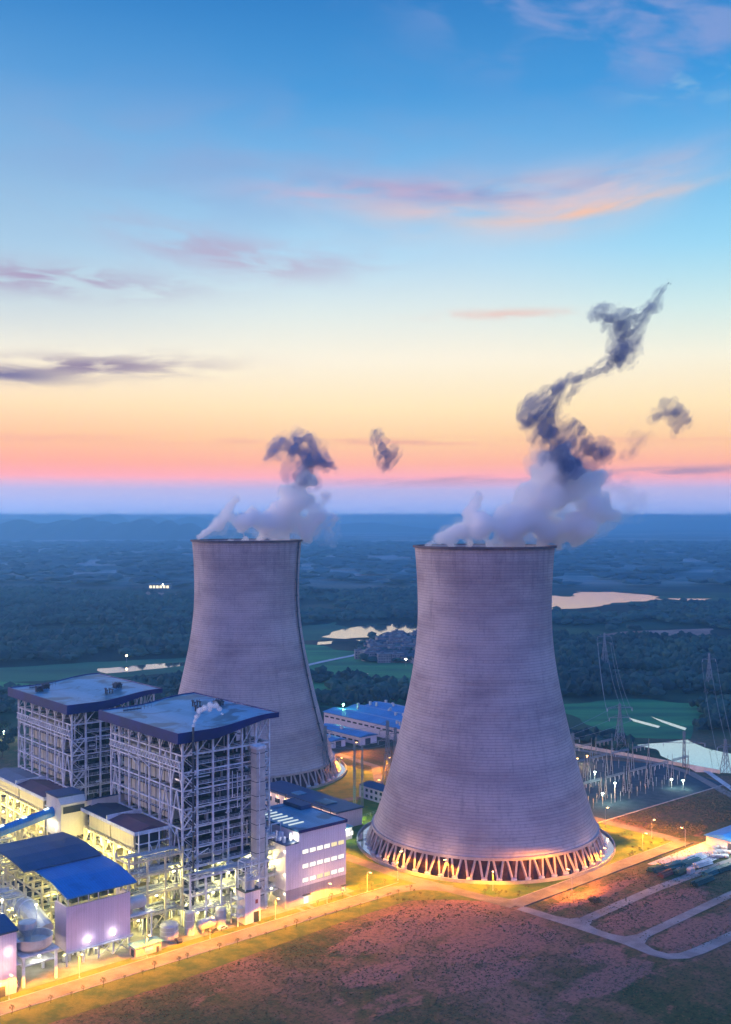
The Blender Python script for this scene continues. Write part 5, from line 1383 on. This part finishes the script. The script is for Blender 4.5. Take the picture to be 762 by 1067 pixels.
for s in (-1, 0, 1):
    wire(G(739, 722) + Vector((7 * s, 0, 30 if s else 38)), G(756, 802) + Vector((6 * s, 0, 13 if s else 20)), 6, 'cable running down from the distant forest pylon to the stocky pylon')
    wire(near1 + Vector((8 * s, 0, 22 if s else 34)), W(300 + 20 * s, 95, 14), 3, 'cable dropping from the large pylon into the substation')
    wire(G(404, 818) + Vector((5 * s, 0, 28 if s else 40)), G(339, 812) + Vector((6 * s, 0, 22 if s else 34)), 4, 'cable crossing between the pylons in the gap between the towers')
def gantry(u, v, L, rz, h, label):
    t_ = thing('substation_gantry', label, 'gantry', W(u, v), A + rz, 'gantries in the substation')
    for x in (0, L):
        b = MB(); b.bar((x, -1.2, 0), (x, 0, h), .3); b.bar((x, 1.2, 0), (x, 0, h), .3); b.bar((x, 0, h), (x, 0, h + 4), .2)
        for i in range(1, 5): b.bar((x, -1.2 * (1 - i / 5), h * i / 5), (x, 1.2 * (1 - i / 5), h * i / 5), .16)
        b.build('leg', lat, t_)
    b = MB()
    for s in (-.5, .5): b.bar((0, s, h - .5), (L, s, h - .5), .2); b.bar((0, s, h + .4), (L, s, h + .4), .2)
    n = int(L / 1.6)
    for i in range(n): b.bar((L * i / n, -.5, h - .5), (L * (i + .5) / n, -.5, h + .4), .12); b.bar((L * (i + .5) / n, -.5, h + .4), (L * (i + 1) / n, -.5, h - .5), .12)
    b.build('beam', lat, t_)
    for i in range(3):
        x = L * (i + 1) / 4; b = MB(); b.lathe([(.1, h - 3.2), (.28, h - 3), (.12, h - 2.6), (.28, h - 2.2), (.12, h - 1.8), (.28, h - 1.4), (.08, h - .6)], x, 0, 8); b.build('insulator', pipe_m, t_)
k = 0
places = ('nearest the tower', 'by the lit transformers', 'in the middle of the yard', 'towards the pond', 'at the far right corner')
for j, v in enumerate((12, 44, 76)):
    for i in range(6):
        u = 244 + i * 23 + j * 3; gantry(u, v, 18, 0, 12 + 2 * (j % 2), 'latticed gantry in the %s row of the substation, number %d from the tower' % (('near', 'middle', 'far')[j], i + 1))
def post0():
    t_ = thing('insulator_post', 'thin insulator post standing in rows in the substation', 'insulator post', (0, 0, 0), A, 'insulator posts in the substation')
    b = MB(); b.bar((0, 0, 0), (0, 0, 3), .18); b.build('stand', lat, t_)
    b = MB(); b.lathe([(.09, 3), (.2, 3.3), (.1, 3.6), (.2, 3.9), (.1, 4.2), (.2, 4.5), (.1, 4.8), (.18, 5.3), (.18, 5.6)], 0, 0, 8); b.build('insulator', pipe_m, t_); return t_
ip = post0(); n = 0
for j, v in enumerate((2, 8, 24, 30, 52, 60)):
    for i in range(15):
        o = ip if n == 0 else dup(ip); n += 1; o.location = W(240 + i * 8.4 + (j % 2) * 3, v + r.uniform(-.4, .4), .05)
def transformer(u, v, label):
    t_ = thing('transformer', label, 'transformer', W(u, v, .05))
    b = MB(); b.box(-3, 3, -2, 2, .6, 4); b.build('tank', tank_m, t_)
    for s in (-1, 1):
        b = MB()
        for i in range(8): b.box(-2.6 + i * .7, -2.45 + i * .7, s * 2.05 if s > 0 else -3.2, s * 3.2 if s > 0 else -2.05, .9, 3.6)
        b.build('radiator', steel, t_)
    for x in (-1.6, 0, 1.6): b = MB(); b.lathe([(.2, 4), (.4, 4.4), (.22, 4.8), (.4, 5.2), (.2, 5.6), (.1, 6.6)], x, 0, 8); b.build('bushing', steel, t_)
    b = MB(); b.tube([(-2.4, 1, 4.8), (2.4, 1, 4.8)], .45, 10); b.build('conservator', tank_m, t_)
    b = MB(); b.box(-3.6, 3.6, -3.4, 3.4, 0, .55); b.build('plinth', concrete, t_)
transformer(248, 30, 'transformer nearest the tower in the lit part of the substation'); transformer(262, 30, 'middle transformer of the lit three in the substation'); transformer(276, 30, 'transformer farthest from the tower in the lit part of the substation')
def substation_lamp(px, py, label, p, h=9):
    t_ = thing('substation_lamp', label, 'lamp', G(px, py), A)
    b = MB(); b.tube([(0, 0, 0), (0, 0, h)], .12, 8); b.build('pole', steel, t_); b = MB(); b.box(-.5, .5, -.5, .5, h, h + .5); b.build('lamp_head', lampC, t_); point(t_, (0, -.8, h - .4), (.78, 1, .72), p, .5)
substation_lamp(641, 836, 'white lamp blazing over the transformers', 9000, 11)
substation_lamp(628, 838, 'small lamp at the left of the transformers', 2500, 6)
substation_lamp(620, 813, 'lamp lighting the pale patch at the back of the substation', 3500, 5)
substation_lamp(700, 821, 'lamp at the far end of the substation row', 2500, 5)
substation_lamp(712, 822, 'last lamp of the substation beside the pond', 2500, 5)
for (px, py, l) in ((602, 800, 'orange lamp at the back wall of the substation'), (612, 797, 'second orange lamp at the back wall of the substation')):
    t_ = thing('wall_road_lamp', l, 'street lamp', G(px, py), A); b = MB(); b.tube([(0, 0, 0), (0, 0, 6)], .12, 8); b.build('pole', steel, t_); b = MB(); b.box(-.4, .4, -.4, .4, 6, 6.3); b.build('lamp_head', lampO, t_); point(t_, (0, 0, 5.4), (1, .5, .16), 6000, .4)
for x, y, p in ((370, 806, 9000), (395, 800, 9000)):
    pass

# ================================================================== STEAM
def steam_mat(name, dens, col, thr, scale, aniso=.2, seed=0.0):
    m = bpy.data.materials.new(name); m.use_nodes = True; t__ = m.node_tree; t__.nodes.clear(); k = NT(t__)
    tc = k.n('ShaderNodeTexCoord').outputs['Object']
    r0 = k.n('ShaderNodeMapping', {0: tc, 2: (0, radians(52), 0)}).outputs[0]           # drift runs up to the right
    mp = k.n('ShaderNodeMapping', {0: r0, 1: (seed, seed, seed), 3: (.45, 1.1, 1.25)}).outputs[0]
    nz = k.noise(mp, scale, 8, .64, 1.1)
    d = k.m('MULTIPLY', k.sstep(nz, thr[0], thr[1]), dens)
    v = k.n('ShaderNodeVolumePrincipled', {'Color': (*col, 1), 'Density': d, 'Anisotropy': aniso})
    k.n('ShaderNodeOutputMaterial', {1: v.outputs[0]}); return m
def steam(name, label, D, pts, m, seed, voxel=1.6, disp=3.0, dsize=9, depth=.6, sub=7, path=False, veil=None, kind='stuff', cat='steam'):
    """puffs along the plume grown together into one closed cloud, inside a thinner outer veil; pts are (photo x, photo y, puff radius) at distance D"""
    if path:
        q = []
        for a_, b_ in zip(pts, pts[1:]):
            dd = hypot(b_[0] - a_[0], b_[1] - a_[1]); n_ = max(1, int(dd / (min(a_[2], b_[2]) * .55))) if dd < 26 else 1
            q += [tuple(a_[c] + (b_[c] - a_[c]) * i / n_ for c in range(3)) for i in range(n_)]
        pts = q + [pts[-1]]; sub = max(3, sub - 2)
    def hull(nm, grow, mt, sd, dk):
        r_ = random.Random(sd); s = D / 1100.0; b = MB()
        for (px, py, pr) in pts:
            cx, cz, R_ = (px - 381) * s, CAM_H - (py - 541) * s, pr * s * grow
            cx += r_.uniform(-.25, .25) * R_; cz += r_.uniform(-.25, .25) * R_
            for k in range(sub):
                q = R_ * r_.uniform(.36, .62); a, e = r_.uniform(0, 6.28), r_.uniform(-1, 1); o_ = R_ - q
                x, z, y = cx + cos(a) * o_ * (1 - abs(e) * .4), cz + sin(a) * o_ * (1 - abs(e) * .4), D + e * R_ * depth + 5 * noise.noise(Vector((cx * .03, cz * .03, seed)))
                b.add([(x + p.x * q, y + p.y * q, z + p.z * q) for p in ICO_V], ICO_F)
            b.add([(cx + p.x * R_ * .62, D + p.y * R_ * .62, cz + p.z * R_ * .62) for p in ICO_V], ICO_F)
        o = b.build(nm, mt, None)
        md = o.modifiers.new('merge', 'REMESH'); md.mode = 'VOXEL'; md.voxel_size = voxel
        for i, (st, sz) in enumerate(((disp * dk, dsize), (disp * .5 * dk, dsize * .35))):
            tx = bpy.data.textures.new('billow', 'CLOUDS'); tx.noise_scale = sz; tx.noise_depth = 3
            dm = o.modifiers.new('billow', 'DISPLACE'); dm.texture = tx; dm.texture_coords = 'GLOBAL'; dm.strength = st * 2; dm.mid_level = .52
        return o
    o = hull(name, .98 if path else 1.05, m, seed, 1.0); tag(o, label, cat, kind=kind)
    v = hull('veil', 2.0 if path else 1.32, veil or m, seed + 50, 1.3); v.parent = o
    return o
white = (.997, .997, .998)
STEAM_SHADE = (.20, .27, .46)  # steam against the glow: its shade put into the volume colour
low_m = steam_mat('steam_dense', .42, white, (.28, .54), .060, .5)
low_v = steam_mat('steam_dense_veil', .05, white, (.36, .60), .070, .5, 1.0)
top_m = steam_mat('steam_wisp', .22, STEAM_SHADE, (.34, .56), .11, .0, 9.0)
top_v = steam_mat('steam_wisp_veil', .11, STEAM_SHADE, (.42, .60), .12, .0, 2.0)
wis_m = steam_mat('steam_torn', .24, STEAM_SHADE, (.38, .60), .15, .0, 14.0)
wis_v = steam_mat('steam_torn_veil', .10, STEAM_SHADE, (.44, .60), .15, .0, 4.0)
pk_v = steam_mat('steam_soft_veil', .030, white, (.42, .62), .07, .25, 6.0)
steam('steam', 'dense white blue steam billowing from the nearest cooling tower', T1[1],
    [(446, 567, 6), (456, 563, 9), (468, 557, 11), (480, 550, 13), (488, 538, 12), (494, 526, 9), (498, 517, 8), (505, 552, 19), (528, 552, 21), (540, 540, 22), (552, 548, 24), (575, 552, 22), (600, 545, 22), (620, 532, 20), (634, 522, 13), (640, 536, 9), (556, 522, 24), (580, 515, 27), (608, 508, 20), (620, 498, 14), (566, 500, 20), (590, 490, 22), (568, 482, 18), (588, 474, 13), (565, 568, 8), (582, 570, 7), (470, 568, 7), (490, 569, 8), (510, 570, 8), (530, 570, 8), (548, 570, 8), (596, 563, 12), (612, 556, 10)],
    low_m, 4, 1.4, 2.2, 12, .9, veil=low_v)
steam('steam', 'dark wisps climbing from the top of the nearest tower plume', T1[1],
    [(592, 486, 17), (580, 470, 18), (573, 453, 17), (568, 437, 15), (574, 421, 12), (580, 408, 9), (592, 399, 7), (606, 394, 5), (620, 389, 5), (633, 383, 6), (642, 374, 7), (557, 438, 10), (545, 440, 6), (607, 464, 10), (620, 470, 12), (633, 472, 8), (608, 450, 7)],
    top_m, 5, .8, 1.8, 6, .7, path=True, veil=top_v)
steam('steam', 'high dark wisp drifting above and right of the nearest plume, with a pointed tip', T1[1],
    [(644, 378, 8), (650, 364, 11), (652, 350, 12), (646, 338, 11), (634, 330, 9), (622, 328, 6), (655, 336, 9), (667, 331, 7), (678, 321, 6), (686, 311, 4), (692, 302, 4), (697, 295, 3.6)],
    top_m, 6, .8, 1.7, 6, .6, path=True, veil=top_v)
steam('steam', 'small torn dark puff far right of the nearest plume', T1[1],
    [(682, 436, 5), (690, 430, 7), (700, 426, 9), (710, 430, 8), (716, 437, 6), (706, 440, 7), (705, 449, 4)], wis_m, 7, .8, 1.6, 5, .6, path=True, veil=wis_v)
steam('steam', 'faint trailing shreds between the nearest plume and the torn puff', T1[1],
    [(678, 451, 4), (668, 459, 5), (658, 467, 6), (648, 476, 5), (662, 451, 4), (655, 457, 4)], steam_mat('steam_shred', .09, (.5, .42, .5), (.42, .62), .12, 0, 3.0), 8, .8, 1.3, 5, .6, path=True, veil=steam_mat('steam_shred_veil', .04, (.5, .42, .5), (.42, .62), .12, 0, 5.0))
steam('steam', 'pinkish thin veil on the right of the nearest plume', T1[1],
    [(600, 558, 14), (622, 552, 15), (640, 537, 16), (655, 530, 14), (648, 515, 16), (668, 520, 12), (630, 500, 14), (675, 532, 9)], steam_mat('steam_soft', .07, white, (.40, .62), .055, .25, 5.0), 9, 2.0, 3.4, 10, .7, veil=pk_v)
steam('steam', 'white blue steam rolling out of the rear cooling tower', T2[1],
    [(208, 560, 5), (216, 556, 7), (225, 548, 9), (235, 539, 9), (242, 528, 7), (246, 521, 7), (248, 545, 13), (262, 540, 14), (275, 545, 17), (292, 540, 19), (305, 528, 17), (296, 552, 14), (315, 545, 13), (312, 512, 14), (316, 498, 13), (240, 563, 7), (255, 563, 8), (270, 563, 8), (286, 564, 8), (300, 565, 8), (298, 512, 9), (318, 556, 12), (328, 540, 10), (322, 522, 11)],
    steam_mat('steam_dense_rear', .34, white, (.28, .54), .050, .5, 2.0), 10, 1.6, 2.4, 13, .9, veil=low_v)
steam('steam', 'dark hooked head of steam on top of the rear tower plume', T2[1],
    [(316, 498, 13), (316, 486, 14), (318, 474, 12), (308, 470, 11), (298, 465, 10), (288, 466, 8), (280, 472, 5), (276, 479, 4), (311, 459, 7), (324, 455, 5), (330, 478, 9), (341, 484, 6), (350, 489, 4)],
    steam_mat('steam_head_rear', .22, (.30, .38, .58), (.34, .56), .09, 0, 6.0), 11, 1.1, 2.0, 8, .7, path=True, veil=steam_mat('steam_head_rear_veil', .08, (.30, .38, .58), (.42, .60), .09, 0, 8.0))  # backlit dark tone put into the colour of this steam head
steam('steam', 'small torn dark puff hanging between the two plumes', T2[1],
    [(391, 451, 4.5), (395, 458, 6), (398, 466, 8), (402, 474, 8), (410, 474, 6), (414, 468, 4), (404, 482, 6), (400, 490, 4)], steam_mat('steam_torn_rear', .20, STEAM_SHADE, (.38, .60), .10, 0, 7.0), 12, 1.0, 1.6, 6, .6, path=True, veil=wis_v)
steam('steam', 'pink white puff spilling off the right side of the rear tower rim', T2[1],
    [(326, 552, 11), (336, 545, 12), (345, 556, 10), (336, 563, 8), (350, 540, 8), (330, 532, 11), (338, 518, 9), (347, 568, 4)], steam_mat('steam_pink_rear', .34, (.97, .95, .95), (.38, .58), .055, .2, 8.0), 13, 1.8, 3.6, 9, .8, veil=pk_v)
steam('steam', 'small curl of white steam over the blue roof of the near boiler house', 427,
    [(201, 757, 2.2), (202, 752, 2.8), (204, 747, 3.4), (208, 742, 3.8), (213, 738, 4.2), (219, 735, 4.4), (225, 735, 4.0), (228, 739, 3.2), (231, 744, 2.2), (218, 740, 3)],
    steam_mat('stack_steam', .9, (.98, .98, .98), (.30, .54), .25, .1, 4.0), 14, .4, .45, 1.6, .8, veil=steam_mat('stack_steam_veil', .18, (.98, .98, .98), (.36, .56), .25, .1, 4.0))

# ================================================================== HAZE
m = bpy.data.materials.new('haze'); m.use_nodes = True; m.node_tree.nodes.clear(); k = NT(m.node_tree)
v_ = k.n('ShaderNodeVolumePrincipled', {'Color': (.24, .64, 1.0, 1), 'Density': HAZE_D, 'Anisotropy': .6})
k.n('ShaderNodeOutputMaterial', {1: v_.outputs[0]})
b = MB(); b.box(-45000, 45000, -45000, 45000, -1.5, 320); hz = b.build('haze', m); tag(hz, 'thin blue evening haze lying over the plain', kind='stuff')
